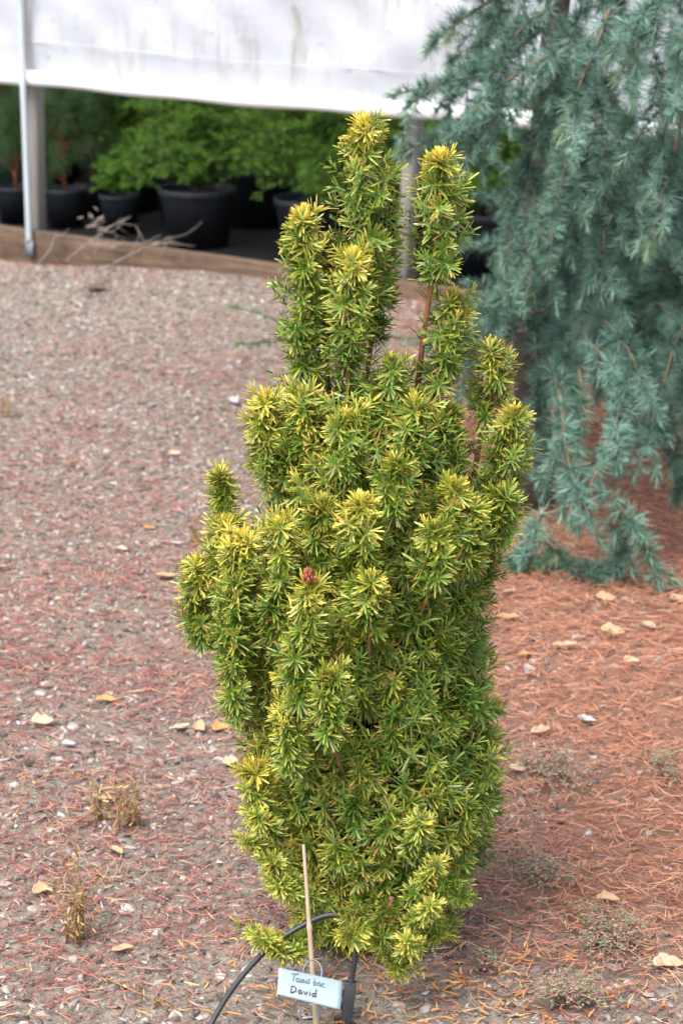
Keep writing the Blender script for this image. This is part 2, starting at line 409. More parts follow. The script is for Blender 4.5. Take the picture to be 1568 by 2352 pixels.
def blades(name, n, lmin, lmax, wdt, mat, label, cat, wfun, lift=.006, bend=.15, xy=None):
    x, y = scatter_xy(n) if xy is None else xy
    k = rng.random(len(x)) < wfun(x, y); x, y = x[k], y[k]; n = len(x)
    a = rng.random(n) * 2 * np.pi
    D = np.stack([np.cos(a), np.sin(a), rng.normal(size=n) * .14], -1)
    L = lmin + (lmax - lmin) * rng.random(n)
    up = np.tile([0, 0, 1.], (n, 1)) + rng.normal(size=(n, 3)) * .35
    sd = unit(np.cross(D, up)); U = unit(up * .4 + sd * rng.normal(size=(n, 1)))
    P = np.stack([x, y, ground_h(x, y) + lift * (.3 + rng.random(n) * 1.2)], -1) - D * (L * .5)[:, None]
    # width seen from above: ribbons, three sections
    mb = MB(); t = np.array([0, .5, 1.])
    side = unit(np.cross(D, np.tile([0, 0, 1.], (n, 1)) + rng.normal(size=(n, 3)) * .4))
    bnd = side * (rng.normal(size=n) * bend)[:, None] * L[:, None]
    ctr = P[:, None] + D[:, None] * (L[:, None, None] * t[None, :, None]) + bnd[:, None] * (4 * (t * (1 - t)))[None, :, None]
    ww = wdt * (.7 + .6 * rng.random(n))
    half = side[:, None] * (ww[:, None] * np.array([.4, 1, .3])[None])[..., None] * .5
    V = np.stack([ctr - half, ctr + half], 2).reshape(n, 6, 3)
    V[..., 2] = np.maximum(V[..., 2], ground_h(V[..., 0], V[..., 1]) + .001)
    f = np.array([(0, 1, 3, 2), (2, 3, 5, 4)]); F = (f[None] + (np.arange(n) * 6)[:, None, None]).reshape(-1, 4)
    C = np.zeros((n, 6, 4)); C[..., 1] = rng.random(n)[:, None]; C[..., 3] = 1
    mb.add(V.reshape(-1, 3), F, None, C.reshape(-1, 4))
    o = mb.build(name, mat); tag(o, label, cat, kind='stuff')

chips('bark_chips', 260000, .004, .024, .34, M['chips'], 'grey and brown bark chips and gravel bits covering the ground', 'bark mulch',
      lambda x, y: 1 - .8 * litter_weights(x, y)[0])
chips('pale_pebbles', 4600, .004, .013, .6, M['pebble'], 'small pale pebbles and wood flecks lying among the mulch', 'pebbles',
      lambda x, y: 1 - .7 * litter_weights(x, y)[0], .004)
blades('red_needle_litter', 470000, .014, .042, .0019, M['litter'], 'dry red conifer needles strewn over the grey mulch', 'needle litter', lambda x, y: litter_weights(x, y)[1], .006, .06)
blades('rust_needle_litter', 360000, .016, .05, .0018, M['pinelitter'], 'thick carpet of rust brown needles right of the golden yew', 'needle litter', lambda x, y: litter_weights(x, y)[0] * .95, .012, .08)
bx = .14 + rng.normal(size=900) * .17; by = 2.80 + rng.normal(size=900) * .11
blades('orange_yew_litter', 0, .014, .03, .0028, M['yewlitter'], 'fallen orange yew needles around the foot of the golden yew', 'needle litter', lambda x, y: np.ones(len(x)) * .7, .008, .15, (bx, by))

# ------------------------------------------------------------------ polytunnel
def wp(s, q, z):
    p = W0 + WD * s + WN * q; return np.array([p[0], p[1], z])
def wall_px(u, v, q=0.):
    """point of the wall plane (offset q inwards) seen at a pixel"""
    d = ray(u, v); o = np.array([0, 0, CAM_H]); p0 = wp(0, q, 0)[:2]
    t = ((p0 - o[:2]) @ WN) / (d[:2] @ WN); return o + d * t
def to_s(p): return (np.asarray(p)[:2] - W0) @ WD
AX = np.array([[WD[0], WD[1], 0], [WN[0], WN[1], 0], [0, 0, 1.]])
def build_tunnel():
    t = empty('polytunnel', wp(0, 0, 0), 'white plastic polytunnel with rolled up side and timber base board behind the potted plants', 'polytunnel')
    HEM = .705
    # sheet: wall, rounded roof, far wall, as one skin with sag folds
    S_ = np.linspace(-4, 9, 300)
    prof = [(0, HEM + (1.65 - HEM) * k / 26) for k in range(27)]
    for k in range(1, 25):
        a = math.pi * k / 25; prof.append((3 - 3 * math.cos(a), 1.65 + 1.35 * math.sin(a)))
    prof += [(6, 1.65), (6, .8), (6, .0)]
    prof = np.array(prof); V = np.zeros((len(prof), len(S_), 3))
    for i, (q, z) in enumerate(prof):
        ph = S_ * 9 - z * 13
        w_ = .018 * np.sin(ph + 1.2 * np.sin(S_ * 2.3)) * (.3 + .7 * sm(S_, .6, 2.2)) + .007 * np.sin(S_ * 21 + z * 17 + 2 * np.sin(z * 6)) + .002 * np.sin(z * 31 - S_ * 12 + np.sin(S_ * 5))
        w_ = w_ * sm(np.array([z]), HEM, HEM + .12)[0] if q < .01 else w_
        pts = W0[None] + WD[None] * S_[:, None] + WN[None] * (q + w_)[:, None]
        V[i] = np.concatenate([pts, np.full((len(S_), 1), z)], 1)
    nS = len(S_); i = np.arange(nS - 1)[None] + np.arange(len(prof) - 1)[:, None] * nS
    F = np.stack([i, i + 1, i + nS + 1, i + nS], -1).reshape(-1, 4)
    mb = MB(); mb.add(V.reshape(-1, 3), F)
    sh = mb.build('plastic_sheet', M['sheet'], t)
    # unseen end walls, added to keep the inside dark
    for k, s in enumerate((-4.0, 9.0)):
        mb = MB(); q = prof[:, 0]; z = prof[:, 1]; n = len(prof)
        top = np.array([wp(s, a, b) for a, b in prof]); bot = np.array([wp(s, a, 0) for a, b in prof])
        mb.add(np.concatenate([top, bot]), [(j, j + 1, n + j + 1, n + j) for j in range(n - 1)])
        mb.build('darkening_end_sheet', M['sheet'], t, smooth=False)
    # rolled hem
    mb = MB(); ss = np.linspace(-4, 9, 160)
    pts = np.array([wp(s, -.018 + .004 * math.sin(s * 5), HEM - .012 + .004 * math.sin(s * 3.1 + 1)) for s in ss])
    mb.tube(pts, .027 + .003 * np.sin(ss * 11), 14); mb.build('hem_roll', M['hem'], sh)
    # seam cord
    mb = MB(); pts = np.array([wp(s, -.02, .83 - .012 * s * .8 + .006 * math.sin(s * 4)) for s in np.linspace(-4, 9, 80)])
    mb.tube(pts, .0022, 6); mb.build('seam_cord', M['seam'], sh)
    # base board
    mb = MB()
    c = wp(2.5, -.02, .045); mb.box(c, (6.5, .019, .085), AX); bo = mb.build('base_board', M['board'], t, smooth=False)
    bv = bo.modifiers.new('bevel', 'BEVEL'); bv.width = .004; bv.segments = 2
    # galvanised hoop pipe outside the sheet
    mb = MB(); a = wall_px(46.5, 0, -.055); b = wall_px(68, 548, -.055)
    d = (a - b) / np.linalg.norm(a - b); mb.tube([b - d * .01, b, (a + b) / 2, a, a + d * 1.0], [.0125] * 5, 14); pp = mb.build('hoop_pipe', M['pipe'], t)
    mb = MB(); st = b + np.array([0, 0, .012]); mb.box(st - np.array([0, 0, .05]), (.018, .004, .03), AX); mb.build('pipe_strap', M['wire'], pp, smooth=False)
    # batten just behind it
    mb = MB(); a = wall_px(60, 0, -.02); b = wall_px(66, 160, -.02); d = (a - b) / np.linalg.norm(a - b)
    s0 = to_s(b); mb.box(wp(s0, -.021, 1.25), (.010, .005, .52), AX); mb.build('batten', M['batten'], t, smooth=False)
    # posts inside the sheet
    for (ua, va, ub, vb, q) in ((83, 190, 88, 535, .06), (953, 255, 927, 645, .05)):
        a = wall_px(ua, va, q); b = wall_px(ub, vb, q); d = (a - b) / np.linalg.norm(a - b)
        mb = MB(); hw = .024
        lo = b - d * .05; hi = b + d * 1.35; x = AX[0] * hw; y = AX[1] * hw
        V = [lo - x - y, lo + x - y, lo + x + y, lo - x + y, hi - x - y, hi + x - y, hi + x + y, hi - x + y]
        mb.add(V, [(0,1,5,4),(1,2,6,5),(2,3,7,6),(3,0,4,7),(0,3,2,1),(4,5,6,7)])
        po = mb.build('post', M['post'], t, smooth=False); bv = po.modifiers.new('bevel', 'BEVEL'); bv.width = .003
    for s in (-1.75, 3.6, 5.4):
        mb = MB(); mb.box(wp(s, .06, .85), (.024, .024, .85), AX); mb.build('post', M['post'], t, smooth=False)
    # black cloth floor
    mb = MB(); n = 40
    V = np.array([wp(s, q, .012 + .004 * math.sin(s * 7) * math.sin(q * 5)) for q in np.linspace(.005, 5.98, n) for s in np.linspace(-3.98, 8.98, n)])
    i = np.arange(n - 1)[None] + np.arange(n - 1)[:, None] * n
    mb.add(V, np.stack([i, i + 1, i + n + 1, i + n], -1).reshape(-1, 4))
    o = mb.build('tunnel_ground', M['cloth']); tag(o, kind='structure')
build_tunnel()

# ------------------------------------------------------------------ potted plants
def pot_mesh(mb, r, h):
    pr = [(0, .004), (r * .78, .004), (r * .80, .0), (r * .97, h * .86), (r * .99, h * .87), (r * 1.04, h * .88), (r * 1.05, h), (r * 1.02, h + .003), (r * .96, h), (r * .95, h * .85)]
    k = 40; a = np.arange(k) * 2 * np.pi / k
    V = np.array([[x * math.cos(t), x * math.sin(t), z] for x, z in pr for t in a])
    F = [(i*k+j, i*k+(j+1) % k, (i+1)*k+(j+1) % k, (i+1)*k+j) for i in range(1, len(pr) - 1) for j in range(k)]
    F3 = [(0, k + (j + 1) % k, k + j) for j in range(k)]
    mb.add(V, F, F3)
def soil_mesh(mb, r, z):
    k = 24; V = [[0, 0, z + .01]]; F3 = []
    for ring, rr in enumerate((.5, .94)):
        for j in range(k):
            a = 2 * math.pi * j / k; V.append([r * rr * math.cos(a), r * rr * math.sin(a), z + random.uniform(-.006, .008)])
    for j in range(k): F3.append((0, 1 + j, 1 + (j + 1) % k))
    F4 = [(1 + j, 1 + k + j, 1 + k + (j + 1) % k, 1 + (j + 1) % k) for j in range(k)]
    mb.add(V, F4, F3)

def shoot_needles(mb, P, A, Ln, young, nn, L, W, rnd, a0=95, a1=22, droop=.25, curve=.12, segs=3, fold=.25, t0=0., tp=1.6, lshr=.4, yt=.5, tone=None):
    """needles spiralling along shoots. P,A: base and axis; Ln: length; young: 0..1"""
    n = len(P); A = unit(A); X = perp(A, rnd); Y = np.cross(A, X)
    t = t0 + (1 - t0) * (np.arange(nn) + .5) / nn
    t = t[None] + rnd.normal(size=(n, nn)) * .02; t = np.clip(t, 0, 1)
    phi = np.arange(nn)[None] * 2.39996 + rnd.random((n, 1)) * 6.28 + rnd.normal(size=(n, nn)) * .35
    th = np.radians(a0 + (a1 - a0) * t ** tp + rnd.normal(size=(n, nn)) * 9)
    rad = np.cos(phi)[..., None] * X[:, None] + np.sin(phi)[..., None] * Y[:, None]
    D = np.cos(th)[..., None] * A[:, None] + np.sin(th)[..., None] * rad
    D[..., 2] -= droop * (1 - t) * (.5 + rnd.random((n, nn)))
    U = np.cos(th)[..., None] * -rad + np.sin(th)[..., None] * A[:, None]
    bp = P[:, None] + A[:, None] * (Ln[:, None] * t)[..., None] + rad * .0012
    LL = L * (1 - lshr * t ** 2) * (.8 + .35 * rnd.random((n, nn))) * (.78 + .42 * rnd.random((n, 1)))
    yy = np.clip(young[:, None] * (1 - yt + yt * t ** 1.5) + rnd.normal(size=(n, nn)) * .10, 0, 1)
    f = lambda q: q.reshape(-1, *q.shape[2:])
    needles(mb, f(bp), f(unit(D)), f(U), f(LL), W * (.85 + .3 * rnd.random(n * nn)), curve * rnd.random(n * nn) * 2, f(yy), rnd, segs, fold, None if tone is None else np.clip(f(tone[:, None] + rnd.normal(size=(n, nn)) * .12), 0, 1))

def spruce(root, h, spread, n, seed, z0, dense=1.):
    r = np.random.default_rng(seed); tk = MB(); fo = MB()
    tk.tube([(0, 0, z0 - .02), (.004, .002, z0 + h * .5), (0, 0, z0 + h)], [.012, .008, .002], 8)
    P, A, Ln, Yg = [], [], [], []
    for i in range(n):
        f = (i + .5) / n
        zb = z0 + .01 + h * .85 * f ** 1.1; az = i * 2.4 + r.normal() * .3
        ln = spread * (1 - .62 * f ** 1.6) * (.75 + .4 * r.random()); el = math.radians(max(8, 10 + 45 * f + r.normal() * 12))
        d = np.array([math.cos(az) * math.cos(el), math.sin(az) * math.cos(el), math.sin(el)])
        pts = [np.array([0, 0, zb]) + d * ln * t + np.array([0, 0, .22 * ln * math.sin(t * 2.6) - .10 * ln * t * t]) for t in np.linspace(0, 1, 6)]
        tk.tube(pts, np.linspace(.004, .0012, 6), 5, cap=False)
        for k in range(1, 6):
            a = unit(pts[k] - pts[k - 1]); sl = np.linalg.norm(pts[k] - pts[k - 1])
            P.append(pts[k - 1]); A.append(a); Ln.append(sl); Yg.append(.15 + .12 * k)
            if k >= 1:
                for sg in (-1, 1, -1, 1):
                    sdv = np.cross(a, [0, 0, 1.]); b = unit(a * .75 + sdv * sg * (.6 + .25 * r.random()) + np.array([0, 0, .25 * r.normal()]))
                    ll = ln * (.30 - .04 * k) * (.8 + .5 * r.random())
                    P.append(pts[k] - a * sl * .5 * r.random()); A.append(b); Ln.append(ll); Yg.append(.35 + .12 * k)
    shoot_needles(fo, np.array(P), np.array(A), np.array(Ln), np.clip(np.array(Yg) * (.6 + .5 * r.random(len(P))), 0, 1), int(40 * dense), .0095, .0013, r, 70, 35, .0, .05, 1, 0, 0, 1, .15, .6)
    tk.build('trunk', M['cedar_trunk'], root); fo.build('foliage', M['spruce'], root)

def pine(root, h, seed, z0):
    r = np.random.default_rng(seed); tk = MB(); fo = MB()
    P, A, Ln, Yg = [], [], [], []
    tk.tube([(0, 0, z0 - .02), (.01, 0, z0 + h * .5), (0, .01, z0 + h)], [.009, .007, .004], 8)
    for i in range(22):
        f = r.random() * .95; zb = z0 + .04 + h * f; az = i * 2.4; ln = .15 * (1 - .4 * f); el = math.radians(35 + 25 * r.random())
        d = np.array([math.cos(az) * math.cos(el), math.sin(az) * math.cos(el), math.sin(el)])
        p0 = np.array([0, 0, zb]); p1 = p0 + d * ln
        tk.tube([p0, p0 + d * ln * .5 - np.array([0, 0, .01]), p1], [.005, .004, .003], 6, cap=False)
        P.append(p0 + d * ln * .35); A.append(d); Ln.append(ln * .65); Yg.append(.05 + .25 * r.random())
    P.append(np.array([0, 0, z0 + h * .8])); A.append(np.array([0, 0, 1.])); Ln.append(h * .2); Yg.append(.3)
    shoot_needles(fo, np.array(P), np.array(A), np.array(Ln), np.array(Yg), 150, .07, .002, r, 85, 15, .3, .18, 2, 0, .0, 1.3, .2)
    tk.build('trunk', M['pine_stem'], root); fo.build('foliage', M['pine'], root)

def potted(kind, name, r, h, hp, spread, n, seed, label):
    root = empty(name, (0, 0, 0), label, 'potted plant')
    mb = MB(); pot_mesh(mb, r, h); mb.build('pot', M['pot'], root)
    mb = MB(); soil_mesh(mb, r, h * .88); mb.build('soil', M['potsoil'], root)
    if kind == 'spruce': spruce(root, hp, spread, n, seed, h * .88)
    else: pine(root, hp, seed, h * .88)
    return root
def place(o, u, v, Yoff=0, rz=0, sc=1., label=None, group=None):
    p = gnd(u, v, .016); o.location = (p[0], p[1] + Yoff, .016); o.rotation_euler = (0, 0, rz); o.scale = (sc, sc, sc)
    if label: o['label'] = label
    if group: o['group'] = group
G1, G2 = 'potted spruces inside the polytunnel', 'small potted pines inside the polytunnel'
big = potted('spruce', 'potted_spruce', .148, .225, .50, .34, 190, 11, 'x')
place(big, 452, 574, .12, .4, 1., 'bushy bright green spruce in the largest whole black pot, beside the small pots', G1)
sp2 = copy_tree(big); place(sp2, 720, 600, .12, 2.3, 1.0, 'bushy green spruce in a big black pot half hidden by the yew', G1)
sp3 = copy_tree(big); place(sp3, 1105, 640, .12, 4.0, 1.02, 'shaded green spruce in a black pot between the yew and the blue cedar', G1)
sm1 = potted('pine', 'potted_pine', .082, .15, .36, 0, 0, 21, 'x')
place(sm1, 34, 517, .08, .3, 1., 'small pine in a black pot left of the galvanised pipe', G2)
sm2 = copy_tree(sm1); place(sm2, 148, 527, .08, 2.0, 1.05, 'small red stemmed pine in a black pot just right of the grey post', G2)
sm3 = copy_tree(sm1); place(sm3, 215, 508, .10, 3.6, 1.0, 'small dark pine in a black pot set back between two front pots', G2)
smalls = potted('spruce', 'potted_spruce', .082, .155, .16, .15, 40, 31, 'x')
place(smalls, 274, 541, .08, 1, 1., 'low little spruce in a small black pot beside the largest pot', G1)
# rows further back in the dark
rows = [(90, 486, big, 1.0), (290, 500, big, 1.12), (430, 520, big, 1.05), (585, 535, big, 1.12), (760, 545, big, 1.0), (900, 560, big, 1.1), (1060, 590, big, 1.0), (1200, 600, big, 1.1), (1330, 630, big, 1.05), (-40, 470, sm1, 1.2), (30, 478, big, 1.0), (1460, 660, big, 1.0), (660, 515, sm1, 1.3), (200, 478, sm1, 1.3)]
back_lab = ['second row spruce behind the left grey post', 'dark spruce standing behind the brightest bushy spruce to its left', 'dark spruce directly behind the brightest bushy spruce', 'shaded spruce in the second row between the two big pots',
            'dark spruce behind the half hidden big pot spruce', 'dark spruce seen behind the tallest yew spire', 'dark spruce behind the right grey post', 'dark spruce behind the cedar tips nearest the right post', 'dark spruce behind the middle of the blue cedar',
            'tall dark pine at the far left edge of the tunnel opening', 'shaded spruce behind the small pine left of the pipe', 'dark spruce behind the right part of the blue cedar', 'tall dark pine deep in the tunnel above the half hidden big pot', 'tall dark pine deep in the tunnel right of the left grey post']
for i, (u, v, src, sc) in enumerate(rows):
    c = copy_tree(src); place(c, u, v, .25, i * 1.9, sc, back_lab[i], G1 if src is big else G2)

# ------------------------------------------------------------------ golden yew
YC = 3.0
OUT = np.array([(870, 610, 1040), (950, 585, 1060), (1050, 580, 1110), (1150, 590, 1180), (1230, 520, 1180), (1320, 470, 1145), (1400, 455, 1155), (1550, 495, 1160), (1650, 530, 1180), (1750, 542, 1196),
                (1850, 550, 1160), (1950, 568, 1110), (2050, 640, 1065), (2120, 690, 1030), (2190, 770, 985)], float)
def yew_section(v):
    xl = np.interp(v, OUT[:, 0], OUT[:, 1]); xr = np.interp(v, OUT[:, 0], OUT[:, 2]); return (xl + xr) / 2, (xr - xl) / 2
def build_yew():
    base = gz(at(875, 2195, YC))
    t = empty('golden_yew', base, 'golden yew with upright yellow tipped spires beside the bamboo stake and plant tag', 'shrub')
    r = np.random.default_rng(3)
    NL, NW = .0228, .0026
    # --- wood: many upright stems from the base
    wood = MB()
    stem_top = []
    for i in range(26):
        a = i * 2.4; f = math.sqrt((i + .5) / 26) * .62; vt = r.uniform(950, 1350)
        pts = []
        for v in np.linspace(2200, vt, 7):
            cu, hw = yew_section(v); k = f * (1 - .5 * sm(np.array([v]), 1900, 2200)[0])
            p = at(cu + math.cos(a) * hw * k, v, YC); p[1] += math.sin(a) * pxm(hw, YC) * k * .9; pts.append(p)
        pts[0][2] = base[2] - .03
        wood.tube(pts, np.linspace(.008, .003, 7), 7)
    wood.tube([base + [0, 0, -.04], base + [.004, 0, .10], base + [0, .01, .3]], [.026, .021, .014], 12)
    wood.build('trunk', M['yew_wood'], t)
    # --- body foliage: branchlet clusters spread over the surface by best candidate
    pts2 = []; Nc = 760
    per = .17
    cand = lambda n: np.stack([r.uniform(880, 2165, n), r.uniform(0, 2 * np.pi, n)], 1)
    def wpos(v, th, k=1.0):
        cu, hw = yew_section(v)
        P = np.array([at(a, b, YC) for a, b in zip(cu + np.cos(th) * (hw - 32) * k, v)])
        P[:, 1] += np.sin(th) * pxm(hw - 30, YC) * .92 * k
        return P
    acc = []; accP = np.zeros((0, 3))
    for i in range(Nc):
        c = cand(14); p = wpos(c[:, 0], c[:, 1])
        if len(accP):
            d = np.min(np.linalg.norm(p[:, None] - accP[None], axis=2), axis=1); j = int(np.argmax(d))
        else: j = 0
        acc.append(c[j]); accP = np.concatenate([accP, p[j:j+1]])
    acc = np.array(acc); v = acc[:, 0]; th = acc[:, 1]
    deep = 1 - np.abs(r.normal(size=Nc)) * .10 + .03
    tipP = wpos(v, th, deep)
    cu, hw = yew_section(v)
    outw = np.stack([np.cos(th), np.sin(th), np.zeros(Nc)], 1)
    axis = unit(outw * (.55 + .3 * r.random((Nc, 1))) + np.array([0, 0, 1.]) * (.65 + .4 * r.random((Nc, 1))) + r.normal(size=(Nc, 3)) * .22)
    Ln = .045 + .03 * r.random(Nc)
    P0 = tipP - axis * Ln[:, None]
    left = 1 - (np.cos(th) * .5 + .5)                          # left flank yellower
    low = sm(v, 1750, 2050)
    yg = np.clip(  .11 + .29 * left + .16 * low + .20 * r.normal(size=Nc) * .8 + .1 * (1 - sm(v, 900, 1250)), .02, .9)
    fo = MB()
    shoot_needles(fo, P0, axis, Ln, yg, 42, NL * 1.02, NW, r, 102, 30, .40, .05, 3, .22, 0, 1.5, .38, .45)
    P, A, Lx, Yg = [], [], [], []
    for i in range(Nc):
        for k in range(4):
            ph = r.random() * 6.28; rad = np.array([math.cos(ph), math.sin(ph), 0.]); rad = unit(rad + outw[i] * .9)
            P.append(P0[i] + axis[i] * Ln[i] * r.uniform(-.3, .35)); A.append(unit(rad * .9 + np.array([0, 0, r.uniform(-.1, .8)]) + outw[i] * .3)); Lx.append(r.uniform(.014, .034)); Yg.append(yg[i] * r.uniform(.35, .9))
    shoot_needles(fo, np.array(P), np.array(A), np.array(Lx), np.array(Yg), 25, NL * .95, NW, r, 98, 30, .24, .05, 3, .22, 0, 1.4, .3, .45)
    # darker old needles inside
    Ni = 900; vi = r.uniform(900, 2130, Ni); ti = r.uniform(0, 6.28, Ni); P = wpos(vi, ti, 1.) ; k = r.uniform(.35, .85, Ni)
    Pc = np.array([at(a, b, YC) for a, b in zip(yew_section(vi)[0], vi)]); P = Pc + (P - Pc) * k[:, None]
    A = unit(np.stack([np.cos(ti), np.sin(ti), .8 * np.ones(Ni)], 1) + r.normal(size=(Ni, 3)) * .4)
    shoot_needles(fo, P, A, np.full(Ni, .05), np.full(Ni, .03), 16, NL * 1.1, NW * 1.1, r, 90, 30, .3, .1, 2, 0)
    fo.build('foliage', M['yew'], t)

    # --- spires: each a branch with its own foliage.  (path of (u, v, half-width px) tip first, Y, stem end, yellowness)
    F_ = lambda u, v, k=.72: YC - pxm(math.sqrt(max(yew_section(v)[1] ** 2 - (u - yew_section(v)[0]) ** 2, 0)), YC) * k
    SP = [
        ([(840, 282, 46), (842, 335, 42), (842, 375, 66), (845, 410, 84), (842, 480, 94), (838, 560, 98), (828, 650, 84), (815, 730, 68), (812, 800, 55)], 3.00, (802, 960), .75),
        ([(814, 585, 46), (808, 650, 62), (808, 720, 72), (804, 785, 62), (801, 840, 48)], 2.94, (798, 945), .8),
        ([(1003, 366, 44), (1004, 410, 46), (1006, 460, 84), (1004, 540, 92), (1000, 600, 78), (1000, 635, 56)], 2.98, (956, 905), .7),
        ([(1045, 682, 46), (1040, 735, 62), (1030, 800, 62), (1012, 880, 52)], 2.99, (992, 930), .5),
        ([(698, 492, 45), (696, 545, 36), (690, 590, 58), (694, 660, 64), (702, 735, 68), (705, 800, 60), (706, 865, 50)], 2.98, (709, 900), .75),
        ([(752, 550, 48), (745, 620, 58), (742, 690, 58), (745, 770, 50)], 3.04, (760, 940), .15),
        ([(880, 560, 45), (872, 620, 50), (862, 690, 50), (855, 780, 45)], 3.05, (830, 930), .2),
        ([(1124, 795, 42), (1126, 850, 58), (1124, 905, 60), (1116, 955, 42)], 3.0, (1080, 1150), .5),
        ([(1178, 945, 38), (1164, 1010, 58), (1156, 1065, 66), (1150, 1140, 58), (1150, 1210, 56)], 2.97, (1120, 1330), .5),
        ([(612, 912, 44), (606, 970, 48), (612, 1040, 50), (624, 1115, 45)], 2.95, (640, 1240), .75),
        ([(500, 1093, 38), (504, 1135, 32), (514, 1175, 34)], 2.95, (530, 1300), .6),
        ([(520, 1195, 44), (508, 1260, 50), (518, 1330, 50), (530, 1400, 45)], 2.93, (545, 1500), .8),
        ([(460, 1288, 42), (455, 1350, 50), (455, 1420, 46), (468, 1480, 40)], 2.93, (500, 1600), .7),
        ([(560, 1226, 44), (556, 1300, 50), (550, 1380, 54), (542, 1460, 52), (538, 1550, 50), (545, 1640, 45)], 2.88, (580, 1750), .9),
        ([(640, 1196, 44), (640, 1270, 54), (640, 1350, 55), (640, 1440, 50)], 2.86, (660, 1560), .75),
        ([(735, 1153, 42), (736, 1215, 46), (732, 1290, 44)], 2.86, (735, 1420), .45),
        ([(830, 1150, 44), (830, 1210, 64), (822, 1280, 62), (838, 1350, 68), (840, 1430, 55)], 2.82, (830, 1600), .7),
        ([(708, 1342, 38), (705, 1400, 50), (692, 1460, 54), (684, 1530, 56), (690, 1610, 50)], 2.80, (710, 1760), .75),
        ([(1036, 1112, 42), (1030, 1175, 60), (1022, 1250, 62)], 2.85, (1010, 1400), .55),
        ([(690, 905, 44), (690, 965, 50), (690, 1040, 50)], 2.93, (700, 1180), .5),
        ([(795, 955, 46), (800, 1015, 60), (800, 1090, 58)], 2.88, (805, 1220), .5),
        ([(905, 830, 40), (888, 880, 55), (880, 950, 55)], 2.93, (880, 1100), .35),
        ([(955, 925, 46), (952, 985, 58), (945, 1060, 55)], 2.89, (940, 1200), .5),
        ([(1075, 1160, 42), (1080, 1225, 50), (1075, 1300, 48)], 2.86, (1060, 1420), .5),
        ([(1150, 1130, 42), (1152, 1190, 48), (1145, 1250, 45)], 2.92, (1110, 1400), .3),
        ([(910, 1060, 42), (905, 1120, 52), (900, 1190, 52)], 2.84, (890, 1320), .4),
        ([(1030, 945, 36), (1025, 985, 44), (1015, 1040, 44)], 2.97, (1000, 1160), .25),
        ([(1000, 1210, 42), (1000, 1270, 52), (990, 1340, 50)], 2.80, (980, 1480), .4),
        ([(845, 1325, 42), (845, 1390, 58), (840, 1450, 52)], 2.79, (835, 1600), .5),
        ([(660, 1610, 42), (655, 1680, 52), (660, 1750, 50)], 2.81, (690, 1860), .6),
        ([(760, 1540, 42), (762, 1610, 54), (760, 1690, 52)], 2.77, (770, 1830), .45),
        ([(580, 1760, 42), (585, 1820, 48), (600, 1880, 45)], 2.87, (660, 1980), .8),
    ]
    rs = np.random.default_rng(5)
    for idx, (path, Y, send, yel) in enumerate(SP):
        path = np.array(path, float); m = len(path)
        path[1:, 0] += rs.normal(size=m - 1) * 5; W = np.array([at(a, b, Y) for a, b, _ in path]); R = np.array([pxm(c, Y) for c in path[:, 2]])
        deepin = send[1] > 1000 and not (idx in (7, 8))
        bend = at(send[0] + (.4 * (870 - send[0]) if deepin else 0), send[1], Y + (.14 if deepin else .02))
        st = MB(); sp = np.concatenate([W, [(W[-1] + bend) / 2 + rs.normal(size=3) * .002, bend]])
        st.tube(sp, np.linspace(.0018, .0021 if deepin else .0040, len(sp)), 7)
        br = st.build('branch', M['yew_stem'], t)
        # resample the axis
        seg = np.linalg.norm(np.diff(W, axis=0), axis=1); cum = np.concatenate([[0], np.cumsum(seg)]); tot = cum[-1]
        ns = max(10, int(tot / .0040)); s = (np.arange(ns) + rs.random(ns)) / ns * tot
        ax = np.stack([np.interp(s, cum, W[:, k]) for k in range(3)], 1); rr = np.interp(s, cum, R)
        az = np.arange(ns) * 2.4 + rs.normal(size=ns) * .5
        rad = np.stack([np.cos(az), np.sin(az), np.zeros(ns)], 1)
        el = .7 + rs.normal(size=ns) * .45
        A = unit(rad + np.array([0, 0, 1.]) * el[:, None])
        ln = np.clip((rr - .007) / np.maximum(np.linalg.norm(A[:, :2], axis=1), .5) * rs.uniform(.72, 1.2, ns) * (1 + .12 * np.sin(s * 95 + idx)), .010, .08)
        ax = ax - np.array([0, 0, 1.]) * (A[:, 2] * ln * .55)[:, None]
        yg = np.clip(yel * (.20 + .85 * np.exp(-s / .045)) * rs.uniform(.45, 1.15, ns), 0, 1)
        fm = MB()
        shoot_needles(fm, ax, A, ln, yg, 31, NL * .97, NW, rs, 100, 30, .24, .05, 3, .22, .15, 1.5, .30, .45)
        # leading tip rosettes
        n2 = 2 if deepin else 3; tipA = unit(np.array([[0, 0, 1.]]) + rs.normal(size=(n2, 3)) * [[.12, .12, .05]] + np.array([W[0] - W[1]]) * 3)
        shoot_needles(fm, np.tile(W[0] - (W[0] - W[1]) * .35, (n2, 1)), tipA, np.full(n2, pxm(24, Y)), np.clip(np.full(n2, yel * .9 + (.05 if deepin else .2)), 0, 1), 34, NL * .9, NW, rs, 92, 18, .10, .05, 3, .22, 0, 1.2, .42, .3)
        # bare stretch: a few loose needles
        k = 14; q = rs.random(k)
        fl = W[-1] + (bend - W[-1]) * q[:, None]
        shoot_needles(fm, fl, unit(rs.normal(size=(k, 3)) * .3 + [0, 0, 1.]), np.full(k, .02), np.full(k, .2), 4, NL * 1.1, NW, rs, 70, 40, .1, .1, 3, .22)
        fm.build('foliage', M['yew'], br)
